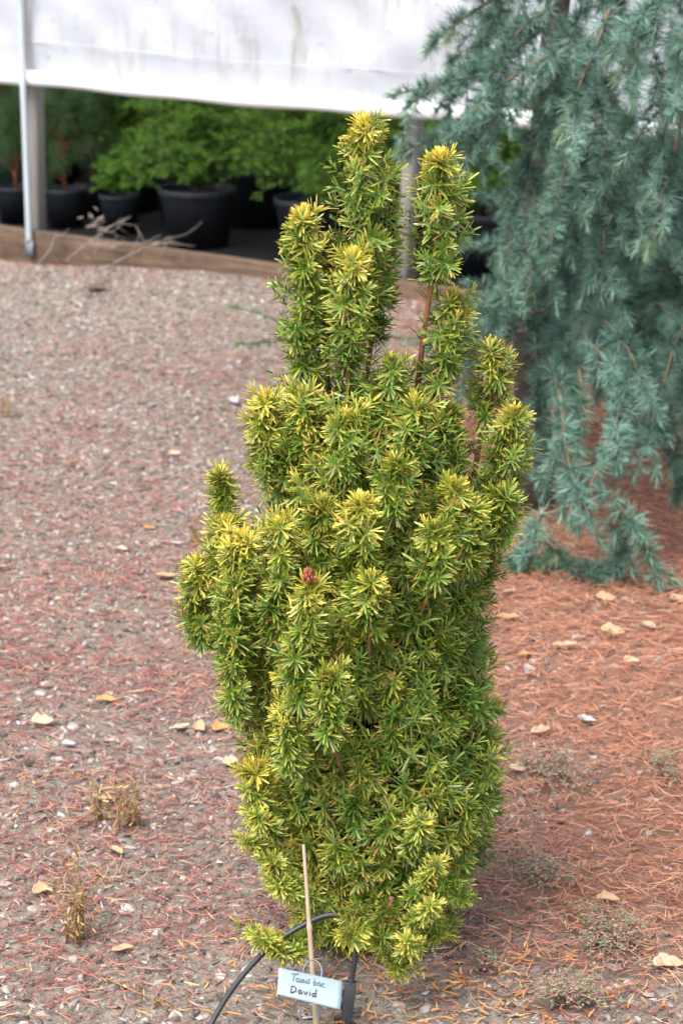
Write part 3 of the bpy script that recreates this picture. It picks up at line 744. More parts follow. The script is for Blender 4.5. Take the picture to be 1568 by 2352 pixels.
        if idx == 17:                     # reddish bud on one tip
            bm_ = MB()
            for j in range(16):
                a = j * 2.4; h0 = .002 + .0009 * j
                p = W[0] + np.array([math.cos(a) * .005 * (1 - j / 22), math.sin(a) * .005 * (1 - j / 22) - .012, .004 + h0])
                bm_.tube([p, p + np.array([math.cos(a) * .002, math.sin(a) * .002, .004]), p + np.array([math.cos(a) * .001, math.sin(a) * .001, .008])], [.0022, .0024, .0006], 6)
            bm_.build('bud', M['bud'], br)
    # --- low sprigs spreading at the foot, flat yellow edged sprays
    LOW = [([(690, 2170), (640, 2165), (575, 2145)], 2.80, 1.), ([(700, 2190), (650, 2195), (610, 2160)], 2.78, .9), ([(680, 2030), (640, 2010), (625, 1980)], 2.84, .9), ([(660, 1980), (610, 1960), (565, 1935)], 2.86, .9),
           ([(930, 2080), (975, 2030), (1000, 1990)], 2.80, 1.), ([(930, 2130), (965, 2110), (985, 2085)], 2.79, 1.), ([(900, 2170), (930, 2190), (940, 2165)], 2.78, 1.), ([(860, 2130), (900, 2200), (925, 2225)], 2.80, .8),
           ([(830, 2080), (815, 2130), (800, 2150)], 2.74, 1.), ([(900, 2060), (880, 2120), (870, 2160)], 2.80, .4), ([(960, 2080), (990, 2130), (1005, 2145)], 2.86, .6), ([(760, 2070), (725, 2130), (700, 2165)], 2.86, .6),
           ([(650, 1930), (610, 1905), (590, 1880)], 2.86, .9), ([(930, 1960), (960, 1920), (965, 1895)], 2.80, .8), ([(1010, 2010), (1040, 2050), (1060, 2060)], 2.9, .3), ([(720, 2060), (670, 2055), (640, 2035)], 2.83, .9)]
    for path, Y, yel in LOW:
        W = np.array([at(a, b, Y - .02 * i) for i, (a, b) in enumerate(path)])
        W[:, 2] = np.maximum(W[:, 2], ground_h(W[:, 0], W[:, 1]) + .012)
        st = MB(); st.tube(W, [.0035, .0028, .0018], 6); br = st.build('branch', M['yew_stem'], t)
        fm = MB(); n = 16; s = np.linspace(.05, 1, n); ax = np.stack([np.interp(s, [0, .5, 1], W[:, k]) for k in range(3)], 1)
        d = unit(W[2] - W[0]); sd_ = unit(np.cross(d, [0, 0, 1.])); sg = np.where(np.arange(n) % 2, 1., -1.)
        A = unit(d * .8 + sd_ * sg[:, None] * .6 + [0, 0, .35] + rs.normal(size=(n, 3)) * .2)
        shoot_needles(fm, ax, A, rs.uniform(.008, .026, n), np.clip(yel * .5 * (.35 + .65 * s) * rs.uniform(.7, 1.1, n), 0, 1), 20, NL * .75, NW * .95, rs, 85, 20, .1, .1, 3, .22, 0, 1.3, .3, .3)
        fm.build('foliage', M['yew'], br)
build_yew()

# ------------------------------------------------------------------ blue cedar
def build_cedar():
    base = gz(gnd(1222, 1165))
    t = empty('blue_cedar', base, 'weeping blue green cedar with drooping tufted branches standing right of the golden yew', 'tree')
    r = np.random.default_rng(17)
    TY = base[1]
    mb = MB()
    tp = [base - [0, 0, .05], at(1225, 1000, TY), at(1215, 750, TY + .02), at(1235, 500, TY), at(1255, 250, TY), at(1280, 0, TY), at(1290, -500, TY), at(1290, -900, TY)]
    mb.tube(tp, [.055, .045, .04, .036, .032, .028, .018, .005], 12); mb.build('trunk', M['cedar_trunk'], t)
    def tufts(fo, W, yend, gap=.0135, nn=34, L=.035, y0=0.):
        seg = np.linalg.norm(np.diff(W, axis=0), axis=1); cum = np.concatenate([[0], np.cumsum(seg)]); tot = cum[-1]
        n = max(4, int(tot / gap)); s = np.linspace(0, tot, n)
        ax = np.stack([np.interp(s, cum, W[:, k]) for k in range(3)], 1); T = unit(np.gradient(ax, axis=0))
        X = perp(T, r); A = unit(X + T * .25 + np.array([0, 0, .15]))
        yg = np.clip(y0 + r.random(n) * .12 + yend * .6 * (s / tot) ** 6, 0, 1)
        bt = r.uniform(.0, .95); tone = np.clip(bt + .22 * np.sin(s * 40 + r.random() * 6) + r.normal(size=n) * .16, 0, 1)
        shoot_needles(fo, ax, A, np.full(n, .007), yg, nn, L * (1 - .55 * (s / tot) ** 2)[:, None], .0015, r, 86, 10, .0, .03, 1, 0, 0, 1., .1, .1, tone)
        # leading needles at the tip
        tipn = 3; shoot_needles(fo, np.tile(ax[-1] - T[-1] * .02, (tipn, 1)), np.tile(T[-1], (tipn, 1)), np.full(tipn, .025), np.full(tipn, .1 + yend * .6), 22, L * .8, .0018, r, 60, 12, 0, .05, 1, 0, 0, 1., .2, .2)
    def curve(pts, Y):
        pts = np.array(pts, float); k = np.linspace(0, 1, len(pts)); kk = np.linspace(0, 1, 12)
        Ys = np.array(Y if np.ndim(Y) else [Y] * len(pts), float)
        u = np.interp(kk, k, pts[:, 0]); v = np.interp(kk, k, pts[:, 1]); y = np.interp(kk, k, Ys)
        W = np.array([at(a, b, c) for a, b, c in zip(u, v, y)])
        W[1:-1] = (W[:-2] + 2 * W[1:-1] + W[2:]) / 4
        return W
    BR = [
        ([(1250, 60), (1180, 120), (1090, 170), (1000, 195), (905, 218)], 4.9, .8),
        ([(1240, 230), (1160, 240), (1080, 290), (990, 318), (918, 352)], 4.9, .9),
        ([(1130, 250), (1085, 320), (1060, 400)], 4.9, .4),
        ([(1260, -60), (1160, -20), (1080, 30), (1040, 60), (1030, 85)], 4.9, 1.),
        ([(1250, 130), (1170, 180), (1110, 230), (1080, 260)], 4.8, .2),
        ([(1260, 20), (1200, 60), (1140, 130), (1090, 140)], 4.85, .1),
        ([(1280, 160), (1230, 260), (1210, 400), (1175, 500), (1156, 590)], 4.9, .9),
        ([(1330, 120), (1310, 300), (1290, 420), (1266, 520)], 4.8, .9),
        ([(1400, 20), (1360, 130), (1320, 220), (1290, 310)], 4.6, .9),
        ([(1540, -60), (1500, 40), (1450, 120), (1418, 178)], 4.5, .8),
        ([(1568, 260), (1540, 380), (1510, 480), (1488, 580)], 4.6, 1.),
        ([(1280, 420), (1250, 520), (1225, 600), (1208, 668)], 4.85, .6),
        ([(1400, 300), (1395, 450), (1385, 560), (1380, 675)], 4.8, .5),
        ([(1450, 100), (1460, 220), (1440, 300), (1420, 380)], 4.7, .3),
        ([(1568, 60), (1560, 160), (1530, 260)], 4.5, .3),
        ([(1215, 690), (1160, 700), (1105, 705)], 5.0, .5),
        ([(1215, 720), (1140, 720), (1060, 770), (985, 800)], 5.4, .2),
        ([(1120, 760), (1060, 800), (1040, 850)], 5.2, .3),
        ([(1212, 700), (1150, 690), (1080, 715), (1035, 760)], 5.1, .31),
        ([(1215, 735), (1150, 735), (1100, 765), (1070, 840)], 5.15, .2),
        ([(1215, 690), (1240, 680), (1180, 672), (1135, 690)], 4.95, .31),
        ([(1215, 720), (1300, 700), (1380, 720), (1450, 800), (1480, 900), (1500, 1000), (1505, 1095)], [5.2, 5.0, 4.85, 4.75, 4.7, 4.7, 4.7], .3),
        ([(1220, 740), (1290, 760), (1340, 850), (1330, 950), (1270, 1040), (1240, 1100)], [5.2, 5.0, 4.85, 4.8, 4.75, 4.7], .2),
        ([(1225, 760), (1330, 760), (1430, 860), (1420, 960), (1390, 1060), (1340, 1130)], [5.2, 4.9, 4.75, 4.7, 4.65, 4.6], .2),
        ([(1225, 780), (1280, 850), (1290, 960), (1300, 1060), (1330, 1130), (1350, 1200), (1380, 1250)], [5.2, 4.9, 4.7, 4.65, 4.6, 4.6, 4.6], .3),
        ([(1400, 1130), (1440, 1190), (1490, 1270), (1545, 1340)], 4.62, .8),
        ([(1230, 800), (1240, 900), (1235, 960), (1228, 1030), (1222, 1085)], 5.05, .1),
        ([(1600, 700), (1560, 760), (1530, 850), (1510, 940), (1480, 1020)], 4.75, .2),
        ([(1600, 780), (1570, 900), (1550, 1000), (1540, 1080)], 4.8, .2),
        ([(1610, 950), (1580, 1060), (1560, 1140)], 4.9, .2),
        ([(1240, 1180), (1220, 1250), (1180, 1290), (1150, 1300)], 4.72, .6),
        ([(1250, 1240), (1300, 1280), (1240, 1295), (1200, 1305)], 4.70, .41),
        ([(1300, 1300), (1340, 1325), (1385, 1352)], 4.66, .5),
        ([(1400, 1200), (1440, 1270), (1450, 1310)], 4.66, .4),
        # long low limb that reaches left behind the yew
        ([(1210, 760), (1050, 780), (850, 770), (700, 770), (640, 740), (590, 715), (535, 705)], [5.25, 5.4, 5.5, 5.5, 5.5, 5.5, 5.5], 1.),
        ([(720, 775), (660, 775), (610, 785), (545, 790)], 5.45, 1.),
    ]
    def side_shoots(fo, st, W, yend, nside, lside):
        for k in range(nside):
            i = r.integers(1, 10); T = unit(W[i + 1] - W[i]); sg = 1 if k % 2 else -1
            sdv = unit(np.cross(T, r.normal(size=3)))
            d = unit(T * .9 + sdv * .8 + np.array([0, 0, -.25])); l = lside * r.uniform(.5, 1.2)
            pts = np.array([W[i] + d * l * q + np.array([0, 0, -.25 * l * q * q]) for q in np.linspace(0, 1, 5)])
            pts[:, 2] = np.maximum(pts[:, 2], .03)
            st.tube(pts, np.linspace(.0014, .0008, 5), 5, cap=False); tufts(fo, pts, yend * .5)
    for pts, Y, yend in BR:
        W = curve(pts, Y); W[:, 2] = np.maximum(W[:, 2], ground_h(W[:, 0], W[:, 1]) + .03)
        st = MB(); fo = MB(); st.tube(W, np.linspace(.0055, .0014, 12), 6, cap=False)
        L = np.linalg.norm(np.diff(W, axis=0), axis=1).sum()
        if pts[-1][0] < 560:
            tufts(fo, W, 1.2, .012, 18, .022)
        else:
            tufts(fo, W, yend, y0=.42 if yend in (.31, .6, .41) else 0.); side_shoots(fo, st, W, yend, int(3 + L * 12), .11 if pts[-1][1] < 1000 else .07)
        br = st.build('branch', M['cedar_stem'], t); fo.build('foliage', M['cedar'], br)
    # more hanging branches through the crown, each a part of its own
    def inside(u, v):
        if v < 560:
            le = np.interp(v, [-400, 0, 120, 250, 400, 560], [1050, 1110, 1160, 1200, 1230, 1240])
            return u > le
        if v < 700: return u > np.interp(v, [560, 640, 700], [1220, 1260, 1240])
        lo = np.interp(u, [1210, 1260, 1400, 1500, 1600], [1010, 990, 960, 940, 1000])
        return u > 1215 and v < lo
    k = 0; tries = 0
    while k < 66 and tries < 4000:
        tries += 1
        u = r.uniform(1000, 1640); v = r.uniform(-300, 1060)
        if not inside(u, v): continue
        if v < 480 and u < 1400 and r.random() < .35: continue
        Y = r.uniform(4.75, 5.7)
        p = at(u, v, Y); l = r.uniform(.22, .42)
        lean = -.25 if u < 1300 else -.08
        d0 = unit(np.array([r.normal() * .45 + lean, r.normal() * .5 - .15, .15 + .2 * r.random()]))
        pts = np.array([p + d0 * l * q * .6 + np.array([0, 0, -.75 * l * q ** 1.6]) for q in np.linspace(0, 1, 12)]) + np.array([0, 0, .4 * l])
        if pts[-1, 2] < .1: continue
        fo = MB(); st = MB(); st.tube(pts, np.linspace(.0028, .001, 12), 5, cap=False)
        tufts(fo, pts, r.random() * .8, .0145, 28); side_shoots(fo, st, pts, .2, 5, .10)
        br = st.build('branch', M['cedar_stem'], t); fo.build('foliage', M['cedar'], br)
        k += 1
    # one mass: unseen crown above, added to shade the tree, and foliage behind
    fo = MB(); n = 0
    while n < 330:
        hi = n < 200
        if hi: p = base + np.array([r.normal() * .5 + .1, r.normal() * .45, r.uniform(1.4, 2.7)])
        else:
            u = r.uniform(1235, 1640); v = r.uniform(330, 1060)
            if not inside(u, v) or (v < 620 and u < 1330): continue
            p = at(u, v, r.uniform(5.5, 6.5))
        l = r.uniform(.2, .4); d0 = unit(np.array([r.normal(), r.normal(), .2]))
        pts = np.array([p + d0 * l * q * .8 + np.array([0, 0, -.5 * l * q ** 1.6]) for q in np.linspace(0, 1, 12)])
        n += 1
        if pts[-1, 2] < .12: continue
        tufts(fo, pts, .1, .016, 26, .036)
        for k in range(4):
            i = r.integers(1, 10); d = unit(r.normal(size=3) + d0); q = np.array([pts[i] + d * .12 * x for x in np.linspace(0, 1, 5)]); tufts(fo, q, .1, .016, 24, .036)
    o = fo.build('shade_and_inner_foliage', M['cedar'], t); tag(o, kind='stuff')
build_cedar()

# ------------------------------------------------------------------ bamboo stake, tag, drip tube
def build_foreground():
    # stake
    top = at(697, 1940, 2.775); bot = gz(gnd(727, 2364)); mb = MB(); d = bot - top; Ls = np.linalg.norm(d)
    t_ = [0, .004, .2, .40, .425, .437, .45, .47, .75, .98, 1.06]; rr = [.0016, .002, .0025, .0029, .0032, .0040, .0040, .0033, .0036, .0040, .0040]
    mb.tube([top + d * q for q in t_], rr, 12)
    m = simple('bamboo_cane', (.33, .25, .17), (.47, .37, .26), 60, .55, .2, stretch=(1, 1, .06))
    o = mb.build('bamboo_stake', m, loc=bot); tag(o, 'thin tan bamboo stake with one node, upright in front of the yew', 'stake')
    # tag: plate facing up towards the camera, on two wire legs
    c3 = lambda zx, zy: (408 + .3473 * zx, 1838 + .3473 * zy)
    TL, TR, BR_, BL = (c3(668, 1115), c3(1090, 1205), c3(1075, 1385), c3(657, 1283))
    p0 = at(*TL, 2.708); p1 = at(*TR, 2.708); p3 = at(*BL, 2.678)
    nrm = unit(np.cross(p1 - p0, p3 - p0)); nrm = nrm if nrm[1] < 0 else -nrm
    def on_plate(u, v, lift=0.):
        dd = ray(u, v); o_ = np.array([0, 0, CAM_H]); tt = ((p0 - o_) @ nrm) / (dd @ nrm); return o_ + dd * tt + nrm * lift
    p2 = on_plate(*BR_); p3 = on_plate(*BL); p1 = on_plate(*TR)
    root = empty('plant_tag', gz(gnd(728, 2392)), 'small pale blue metal plant tag with handwritten lettering on two wire legs', 'plant tag')
    mb = MB(); nu, nv = 14, 12; V = []
    for j in range(nv + 1):
        q = j / nv
        for i in range(nu + 1):
            a = i / nu
            lo = p3 + (p2 - p3) * a; hi = p0 + (p1 - p0) * a; up = unit(hi - lo)
            if j <= 7: P = lo + (hi - lo) * (j / 7) + nrm * .0012 * math.sin(j / 7 * 3.14)
            else:                                  # top curls back over the wires
                ang = (j - 7) / 5 * math.radians(200); P = hi + up * .004 * math.sin(ang) - nrm * .004 * (1 - math.cos(ang))
            V.append(P)
    w1 = nu + 1; F = [(j*w1+i, j*w1+i+1, (j+1)*w1+i+1, (j+1)*w1+i) for j in range(nv) for i in range(nu)]
    mb.add(V, F)
    m, nt, b = mat_new('pale_blue_aluminium'); n = noise(nt, 40, 3, .5)
    cr = ramp(nt, [(.3, (.25, .32, .355)), (.7, (.29, .36, .395))]); nt.links.new(n.outputs[0], cr.inputs[0]); nt.links.new(cr.outputs[0], b.inputs['Base Color'])
    b.inputs['Roughness'].default_value = .42; b.inputs['Metallic'].default_value = .15
    plate = mb.build('plate', m, root); so_ = plate.modifiers.new('solid', 'SOLIDIFY'); so_.thickness = .0006
    # wires
    mb = MB()
    back = -.006
    A = [c3(830, 1500), c3(808, 1320), c3(820, 1200), c3(832, 1120), c3(850, 1070), c3(895, 1040), c3(940, 1066), c3(960, 1120), c3(950, 1170), c3(940, 1260), c3(930, 1350), c3(948, 1500)]
    pts = []
    for i, (u, v) in enumerate(A):
        if i in (0, 11): pts.append(gz(gnd(u, v + 40)) - np.array([0, 0, .01]))
        else: pts.append(on_plate(u, v, -.004))
    pts = np.array(pts); k = np.linspace(0, 1, 12); kk = np.linspace(0, 1, 60)
    sm_ = np.stack([np.interp(kk, k, pts[:, j]) for j in range(3)], 1)
    for _ in range(3): sm_[1:-1] = (sm_[:-2] + 2 * sm_[1:-1] + sm_[2:]) / 4
    mb.tube(sm_, .0011, 8); mb.build('wire', M['wire'], root)
    # handwriting
    def write(name, strokes, rad, mat):
        mb = MB()
        for s_ in strokes:
            P = np.array([on_plate(*c3(x, y), .0022) for x, y in s_])
            kk = np.linspace(0, len(P) - 1, len(P) * 4); Q = np.stack([np.interp(kk, np.arange(len(P)), P[:, j]) for j in range(3)], 1)
            for _ in range(2): Q[1:-1] = (Q[:-2] + 2 * Q[1:-1] + Q[2:]) / 4
            mb.tube(Q, rad, 5)
        mb.build(name, mat, plate)
    write('lettering', [
        [(748, 1150), (775, 1153), (800, 1150)], [(772, 1152), (766, 1175), (758, 1200)],                       # T
        [(800, 1185), (786, 1180), (778, 1194), (784, 1207), (797, 1200), (801, 1186), (801, 1208)],              # a
        [(808, 1184), (826, 1212)], [(828, 1186), (806, 1211)],                                                  # x
        [(832, 1186), (830, 1205), (838, 1212), (847, 1204), (850, 1188), (850, 1214)],                          # u
        [(872, 1188), (862, 1192), (864, 1200), (868, 1208), (862, 1216), (854, 1214)],                          # s
        [(902, 1182), (898, 1205), (896, 1228), (908, 1228), (916, 1216), (908, 1206), (899, 1212)],             # b
        [(940, 1210), (928, 1208), (922, 1222), (928, 1234), (938, 1228), (942, 1212), (943, 1234)],             # a
        [(966, 1218), (956, 1214), (950, 1226), (956, 1240), (968, 1240)],                                       # c
    ], .0005, M['paleink'])
    write('lettering', [
        [(752, 1232), (748, 1255), (746, 1276)], [(750, 1232), (772, 1236), (782, 1252), (774, 1270), (746, 1277)],   # D
        [(816, 1262), (802, 1258), (794, 1272), (800, 1284), (812, 1278), (817, 1264), (820, 1286)],              # a
        [(832, 1266), (842, 1290), (856, 1270)],                                                                  # v
        [(872, 1274), (870, 1296)], [(874, 1258), (875, 1261)],                                                   # i
        [(906, 1284), (894, 1280), (886, 1292), (892, 1304), (903, 1300), (908, 1284)], [(914, 1256), (911, 1282), (909, 1306)],   # d
    ], .0007, M['ink'])
    # drip tube
    P = [((470, 2380), 2.72), ((484, 2352), 2.735), ((520, 2290), 2.75), ((560, 2236), 2.76), ((610, 2182), 2.77), ((660, 2145), 2.78), ((700, 2122), 2.785), ((740, 2104), 2.79), ((768, 2100), 2.79), ((793, 2111), 2.79), ((808, 2138), 2.785), ((815, 2180), 2.78), ((813, 2215), 2.775), ((806, 2255), 2.77)]
    W = np.array([at(*a, y) for a, y in P]); W[0] = gz(W[0]) + [0, 0, .002]
    kk = np.linspace(0, len(W) - 1, 90); Q = np.stack([np.interp(kk, np.arange(len(W)), W[:, j]) for j in range(3)], 1)
    for _ in range(6): Q[1:-1] = (Q[:-2] + 2 * Q[1:-1] + Q[2:]) / 4
    foot = gz(at(795, 2338, 2.77))
    root = empty('drip_tube', foot, 'black rubber drip tube arching behind the bamboo stake to a black dripper stake', 'irrigation tube')
    mb = MB(); mb.tube(Q, .0038, 12); mb.build('tube', M['tube'], root)
    mb = MB(); a = W[-1]; low = gz(at(789, 2342, 2.75)) - np.array([0, 0, .012])
    mb.tube([a + [0, 0, .006], a, a - [0, 0, .001]], [.0045, .005, .006], 12)
    d = low - a; x = np.array([.0075, 0, 0]); y = np.array([0, .004, 0])
    n0 = [a + d * q for q in (0, .25, .7, 1.0)]; wd = [1., 1.1, .9, .55]
    V = []; 
    for p, k in zip(n0, wd): V += [p - x*k - y*k, p + x*k - y*k, p + x*k + y*k, p - x*k + y*k]
    F = [(i*4+j, i*4+(j+1) % 4, (i+1)*4+(j+1) % 4, (i+1)*4+j) for i in range(3) for j in range(4)] + [(3, 2, 1, 0), (12, 13, 14, 15)]
    mb.add(V, F)
    for q in (.2, .45, .7): mb.box(a + d * q + [-.010, 0, 0], (.006, .0015, .005))
    dr = mb.build('dripper_stake', M['tube'], root, smooth=False); bv = dr.modifiers.new('bevel', 'BEVEL'); bv.width = .0012; bv.segments = 2
build_foreground()

# ------------------------------------------------------------------ fallen leaves
LEAFC = {'tan': ((.30, .19, .10), (.44, .31, .18)), 'pale': ((.34, .26, .17), (.47, .38, .27)), 'orange': ((.38, .17, .055), (.50, .27, .10)), 'bark': ((.05, .035, .028), (.12, .085, .065)), 'grey': ((.28, .265, .25), (.38, .365, .35)), 'yellow': ((.38, .255, .16), (.48, .36, .25))}
LM = {k: simple('dry_leaf_' + k, a, b, 70, .8, .4, .002) for k, (a, b) in LEAFC.items()}
def leaf(u, v, size_px, colr, rot, label, curl=.35, asp=.55, tilt=.15, up=.0):
    p = gpx(u, v); L = pxm(size_px, p[1]) * 1.05; r = np.random.default_rng(int(u * 7 + v)); mb = MB()
    n, m = 11, 6; V = []
    ph = r.random() * 6
    for i in range(n):
        s = i / (n - 1); wd = asp * L * .5 * math.sin(math.pi * (.04 + .94 * s) ** .85) ** .75 * (1 + .12 * math.sin(s * 17 + ph) + .06 * r.normal())
        for j in range(m + 1):
            k = j / m * 2 - 1
            x = (s - .5) * L; y = wd * k + .10 * L * math.sin(s * 2.6 + ph)
            z = curl * L * (.55 * k * k * (wd / (asp * L * .5 + 1e-6)) * asp + .5 * (s - .5) ** 2) + .02 * L * math.sin(s * 9 + k * 3 + ph)
            V.append((x, y, z))
    V = np.array(V); ca, sa = math.cos(rot), math.sin(rot)
    V[:, 2] += V[:, 1] * tilt + abs(tilt) * asp * L * .4
    X = V[:, 0] * ca - V[:, 1] * sa; Y = V[:, 0] * sa + V[:, 1] * ca
    V = np.stack([X, Y, V[:, 2] - V[:, 2].min() + .007 + up], 1) + p
    F = [(i*(m+1)+j, i*(m+1)+j+1, (i+1)*(m+1)+j+1, (i+1)*(m+1)+j) for i in range(n - 1) for j in range(m)]
    mb.add(V, F); 
    # stalk
    a = V[m // 2]; b = V[(m + 1) + m // 2]; d = unit(a - b); mb.tube([a + d * .0005, a + d * L * .12, a + d * L * .25 - [0, 0, .002]], [.0008, .0007, .0005], 5)
    o = mb.build('fallen_leaf', LM[colr], loc=p); so_ = o.modifiers.new('solid', 'SOLIDIFY'); so_.thickness = .0004
    tag(o, label, 'leaf', 'dry leaves fallen on the mulch')
LV = [
    (385, 1332, 52, 'tan', .1, 'long tan leaf left of the lowest left yew spires'), (281, 1268, 34, 'pale', -.4, 'small pale leaf above and left of the long tan leaf'), (3, 1312, 36, 'tan', .9, 'tan leaf at the left picture edge'),
    (345, 1222, 28, 'orange', .2, 'small orange leaf far up the left mulch'), (247, 1618, 50, 'orange', .1, 'bright orange folded leaf in the middle of the left mulch'), (100, 1670, 50, 'pale', .3, 'crumpled pale leaf left of the bright orange leaf'),
    (418, 1678, 44, 'pale', .5, 'pale folded leaf, leftmost of the three leaves beside the yew'), (460, 1682, 44, 'tan', -.9, 'tan leaf, middle of the three leaves beside the yew'), (510, 1682, 46, 'orange', .6, 'orange tan leaf touching the yew, rightmost of three in a row'),
    (530, 1762, 36, 'pale', .1, 'small pale leaf against the left side of the yew below the row of three'), (236, 1845, 52, 'tan', -.2, 'curled tan leaf behind the wispy dry weed'), (268, 1965, 46, 'tan', -1.1, 'narrow tan leaf standing right of the tallest dry weed'),
    (283, 2190, 52, 'tan', .15, 'ragged tan leaf at the foot of the tallest dry weed'), (402, 1050, 28, 'pale', .2, 'pale leaf fleck high on the left mulch'), (95, 2058, 40, 'tan', .2, 'small tan leaf left of the tallest dry weed'),
    (1297, 1490, 56, 'yellow', .0, 'pale yellow leaf on the rust needles right of the yew'), (1487, 1446, 44, 'pale', -.9, 'pale leaf standing up far right below the cedar tips'), (1450, 1530, 38, 'yellow', .5, 'pointed yellow leaf on rust needles near the right edge'),
    (1205, 1514, 32, 'orange', .2, 'small orange leaf close right of the yew'), (1217, 1550, 36, 'grey', .8, 'greyish white leaf close right of the yew'), (1172, 1428, 52, 'tan', .0, 'tan leaf just right of the yew under the cedar tips'),
    (1406, 1462, 54, 'tan', -.1, 'long tan leaf on rust needles below the cedar'), (1241, 1690, 50, 'yellow', .3, 'thick curled yellow leaf between the yew and the green weed patch'), (1345, 1666, 46, 'grey', -.2, 'white feathery leaf scrap on rust needles'),
    (1192, 1776, 46, 'pale', .2, 'pale leaf tucked against the lower right side of the yew'), (1536, 2230, 76, 'yellow', .3, 'large heart shaped tan leaf at the right edge near the front'), (1396, 2080, 54, 'tan', .05, 'tan leaf between the small green weeds on the right'),
    (1170, 1366, 34, 'pale', .8, 'pale leaf behind the yew at the foot of the cedar'), (1556, 1386, 40, 'tan', .2, 'tan leaf at the right edge under the cedar'), (1390, 1385, 44, 'tan', .1, 'tan leaf on bare rust needles under the cedar tips'),
    (1560, 1510, 36, 'tan', -.4, 'tan leaf cut by the right edge below the cedar'), (160, 1718, 34, 'grey', .3, 'greyish white leaf scrap below the crumpled pale leaf'), (408, 1255, 30, 'grey', .1, 'white leaf scrap beside the lowest left spires'),
    (535, 930, 44, 'grey', -1.0, 'grey bark like leaf left of the upper yew body'), (225, 672, 44, 'bark', .1, 'dark brown curled bark flake on the far mulch near the base board'),  # last entry is a bark flake, built with the leaf shape
]
for a in LV:
    leaf(*a, curl=random.uniform(.25, .7), asp=random.uniform(.45, .75), tilt=random.uniform(-.1, .5))

# ------------------------------------------------------------------ dry weeds, green weeds, dead twigs
def dry_weed(u, v, hpx, wpx, n, seed, label, curls=10):
    p = gpx(u, v); r = np.random.default_rng(seed); root = empty('dry_weed', p, label, 'dry weed', 'dead weeds on the left mulch'); st = MB(); lf = MB()
    H = pxm(hpx, p[1]); Wd = pxm(wpx, p[1]); P, D, U, L = [], [], [], []
    for i in range(n):
        a = r.random() * 6.28; b = p + np.array([math.cos(a), math.sin(a), 0]) * Wd * .35 * r.random(); h = H * r.uniform(.4, 1.05)
        lean = np.array([r.normal() * .18 * h, r.normal() * .15 * h, 0])
        pts = np.array([b + lean * q * q + np.array([0, 0, h * q]) + r.normal(size=3) * .0012 for q in np.linspace(0, 1, 7)])
        c = np.array([0, .25 + .5 * r.random(), 0, 1]); st.tube(pts, np.linspace(.0011, .0005, 7), 5, C=c)
        for k in range(9):
            q = r.uniform(.15, 1); j = min(5, int(q * 6)); pp = pts[j] + (pts[j + 1] - pts[j]) * r.random()
            P.append(pp); D.append(unit([r.normal(), r.normal(), r.normal() * .5 - .35])); U.append(unit(r.normal(size=3))); L.append(r.uniform(.006, .014))
    needles(lf, np.array(P), np.array(D), np.array(U), np.array(L), .0032, .4, .5, r, 3, .3)
    for i in range(curls):                               # curled pale tendrils
        c0 = p + np.array([r.normal() * Wd * .4, r.normal() * .02, H * r.uniform(.55, 1.1)]); rad = r.uniform(.006, .02); ph = r.random() * 6.28; ax = unit(r.normal(size=3) * [.4, 1, .4]); x = unit(np.cross(ax, [0, 0, 1.])); y = np.cross(ax, x)
        a = np.linspace(0, r.uniform(2.5, 5), 16); st.tube(c0 + rad * (np.cos(a + ph)[:, None] * x + np.sin(a + ph)[:, None] * y), .0005, 4, C=np.array([0, 1., 0, 1]))
    st.build('stem', M['dry'], root); lf.build('foliage', M['dry'], root)
dry_weed(190, 2160, 260, 120, 16, 1, 'tallest straw coloured dry weed with curled tendrils at lower left', 16)
dry_weed(292, 1905, 150, 110, 14, 2, 'bushy brown dry weed behind and right of the tallest one', 3)
dry_weed(228, 1890, 110, 60, 7, 3, 'wispy pale dry weed beside the bushy brown one', 8)
dry_weed(448, 1255, 90, 60, 8, 6, 'small rusty dry weed against the lowest left yew spires', 0)
dry_weed(18, 960, 60, 40, 5, 7, 'faint yellowish dry weed at the left edge of the far mulch', 0)
def runner(pts, label):
    P = np.array([gpx(u, v) + np.array([0, 0, z]) for u, v, z in pts]); k = np.linspace(0, len(P) - 1, 40); Q = np.stack([np.interp(k, np.arange(len(P)), P[:, j]) for j in range(3)], 1)
    for _ in range(4): Q[1:-1] = (Q[:-2] + 2 * Q[1:-1] + Q[2:]) / 4
    mb = MB(); mb.tube(Q, .0009, 5, C=np.array([0, .6, 0, 1])); r = np.random.default_rng(9); i = r.integers(0, 40, 26)
    needles(mb, Q[i], unit(r.normal(size=(26, 3))), unit(r.normal(size=(26, 3))), r.uniform(.005, .012, 26), .004, .3, .5, r, 3, .3)
    o = mb.build('dry_stalk', M['dry'], loc=P[0]); tag(o, label, 'dry stalk', 'dead weeds on the left mulch')
runner([(30, 1890, .004), (75, 1870, .05), (140, 1850, .07), (210, 1855, .05), (250, 1860, .02)], 'arching orange dry stalk left of the wispy weed')
runner([(240, 2252, .005), (300, 2290, .012), (360, 2312, .01), (410, 2325, .004)], 'thin tan dry stalk lying on the mulch below the tallest dry weed')

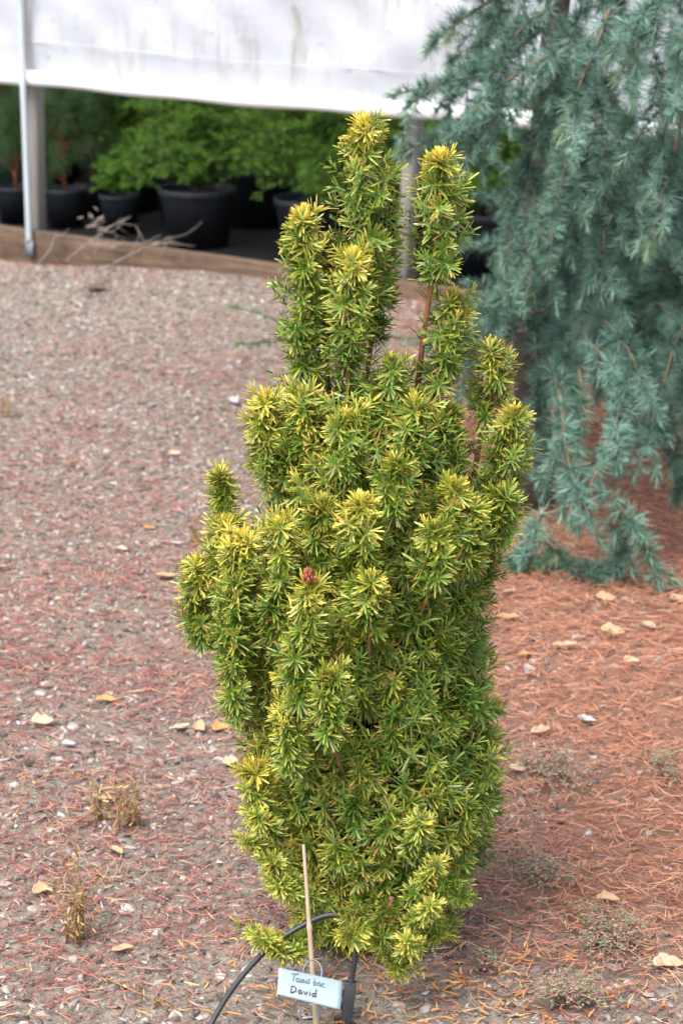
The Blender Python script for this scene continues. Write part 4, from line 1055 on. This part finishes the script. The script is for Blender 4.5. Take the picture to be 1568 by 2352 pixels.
def spurge(u, v, wpx, hpx, n, seed, label):
    p = gpx(u, v); r = np.random.default_rng(seed); root = empty('green_weed', p, label, 'weed', 'small prostrate green weeds right of the yew'); st = MB(); lf = MB()
    q0 = gpx(u + wpx / 2, v); rx = abs(q0[0] - p[0]); ry = abs(gpx(u, v - hpx / 2)[1] - p[1]); P, D, U, L = [], [], [], []
    for i in range(n):
        a = r.random() * 6.28; k = r.uniform(.4, 1.1); e = np.array([math.cos(a) * rx * k, math.sin(a) * ry * k, 0])
        pts = np.array([p + e * q + r.normal(size=3) * [.006, .006, 0] + np.array([0, 0, .010 + .02 * math.sin(q * 2.6) + .004 * r.random()]) for q in np.linspace(0, 1, 8)])
        pts[:, 2] = ground_h(pts[:, 0], pts[:, 1]) + pts[:, 2] - p[2]
        st.tube(pts, .0007, 4, C=np.array([0, .9, 0, 1]))
        for j in range(1, 8):
            for s in range(4):
                P.append(pts[j] + r.normal(size=3) * [.006, .006, .003]); D.append(unit([r.normal(), r.normal(), .3 * r.normal() + .2])); U.append(unit([r.normal() * .4, r.normal() * .4, 1])); L.append(r.uniform(.003, .0065))
    needles(lf, np.array(P), np.array(D), np.array(U), np.array(L), .003, .1, .3, r, 3, .15)
    st.build('stem', M['spurge'], root); lf.build('foliage', M['spurge'], root)
spurge(1270, 1790, 260, 120, 34, 1, 'faded green weed patch, farthest of the low weeds right of the yew')
spurge(1240, 2035, 190, 110, 20, 2, 'small green weed patch just above the tan leaf on the right')
spurge(1400, 2180, 240, 190, 34, 3, 'bushiest low green weed left of the large heart shaped leaf')
spurge(1290, 2318, 260, 90, 26, 4, 'low green weed with reddish stems at the bottom right')
spurge(1520, 1790, 120, 90, 12, 5, 'thin green weed at the right edge on rust needles')
spurge(1120, 2240, 60, 40, 5, 6, 'tiny green weed on bare soil right of the yew foot')

def dead_twigs():
    root = empty('dead_twig_pile', gpx(220, 602), 'grey brown dead branching twigs lying in front of the base board', 'twigs'); mb = MB(); r = np.random.default_rng(4)
    Y = 8.25
    T = [[(150, 600), (200, 560), (245, 525), (300, 497)], [(210, 560), (280, 560), (350, 558), (450, 565)], [(260, 605), (320, 575), (380, 550), (425, 540)], [(90, 605), (115, 575), (125, 545)], [(225, 525), (260, 535), (290, 552)], [(350, 562), (400, 556), (440, 567)], [(215, 515), (235, 520), (225, 545), (218, 580), (210, 610)]]
    for t in T:
        P = np.array([at(u, v, Y + .03 * i) for i, (u, v) in enumerate(t)]); P[:, 2] = np.maximum(P[:, 2], .01)
        mb.tube(P, np.linspace(.0028, .0014, len(P)), 6)
        for k in range(3):
            i = r.integers(0, len(P) - 1); b = P[i] + (P[i+1] - P[i]) * r.random(); d = unit(P[i+1] - P[i] + r.normal(size=3) * .06); mb.tube([b, b + d * .04, b + d * .08 + [0, 0, .01]], [.0015, .0012, .0008], 5)
    mb.build('twig', M['twig'], root)
    fm = MB(); c = at(222, 522, Y); n = 26
    needles(fm, c + r.normal(size=(n, 3)) * [.025, .02, .025], unit(r.normal(size=(n, 3))), unit(r.normal(size=(n, 3))), .022, .005, .5, .5, r, 3, .3)
    fm.build('dead_foliage', M['twig'], root)
dead_twigs()
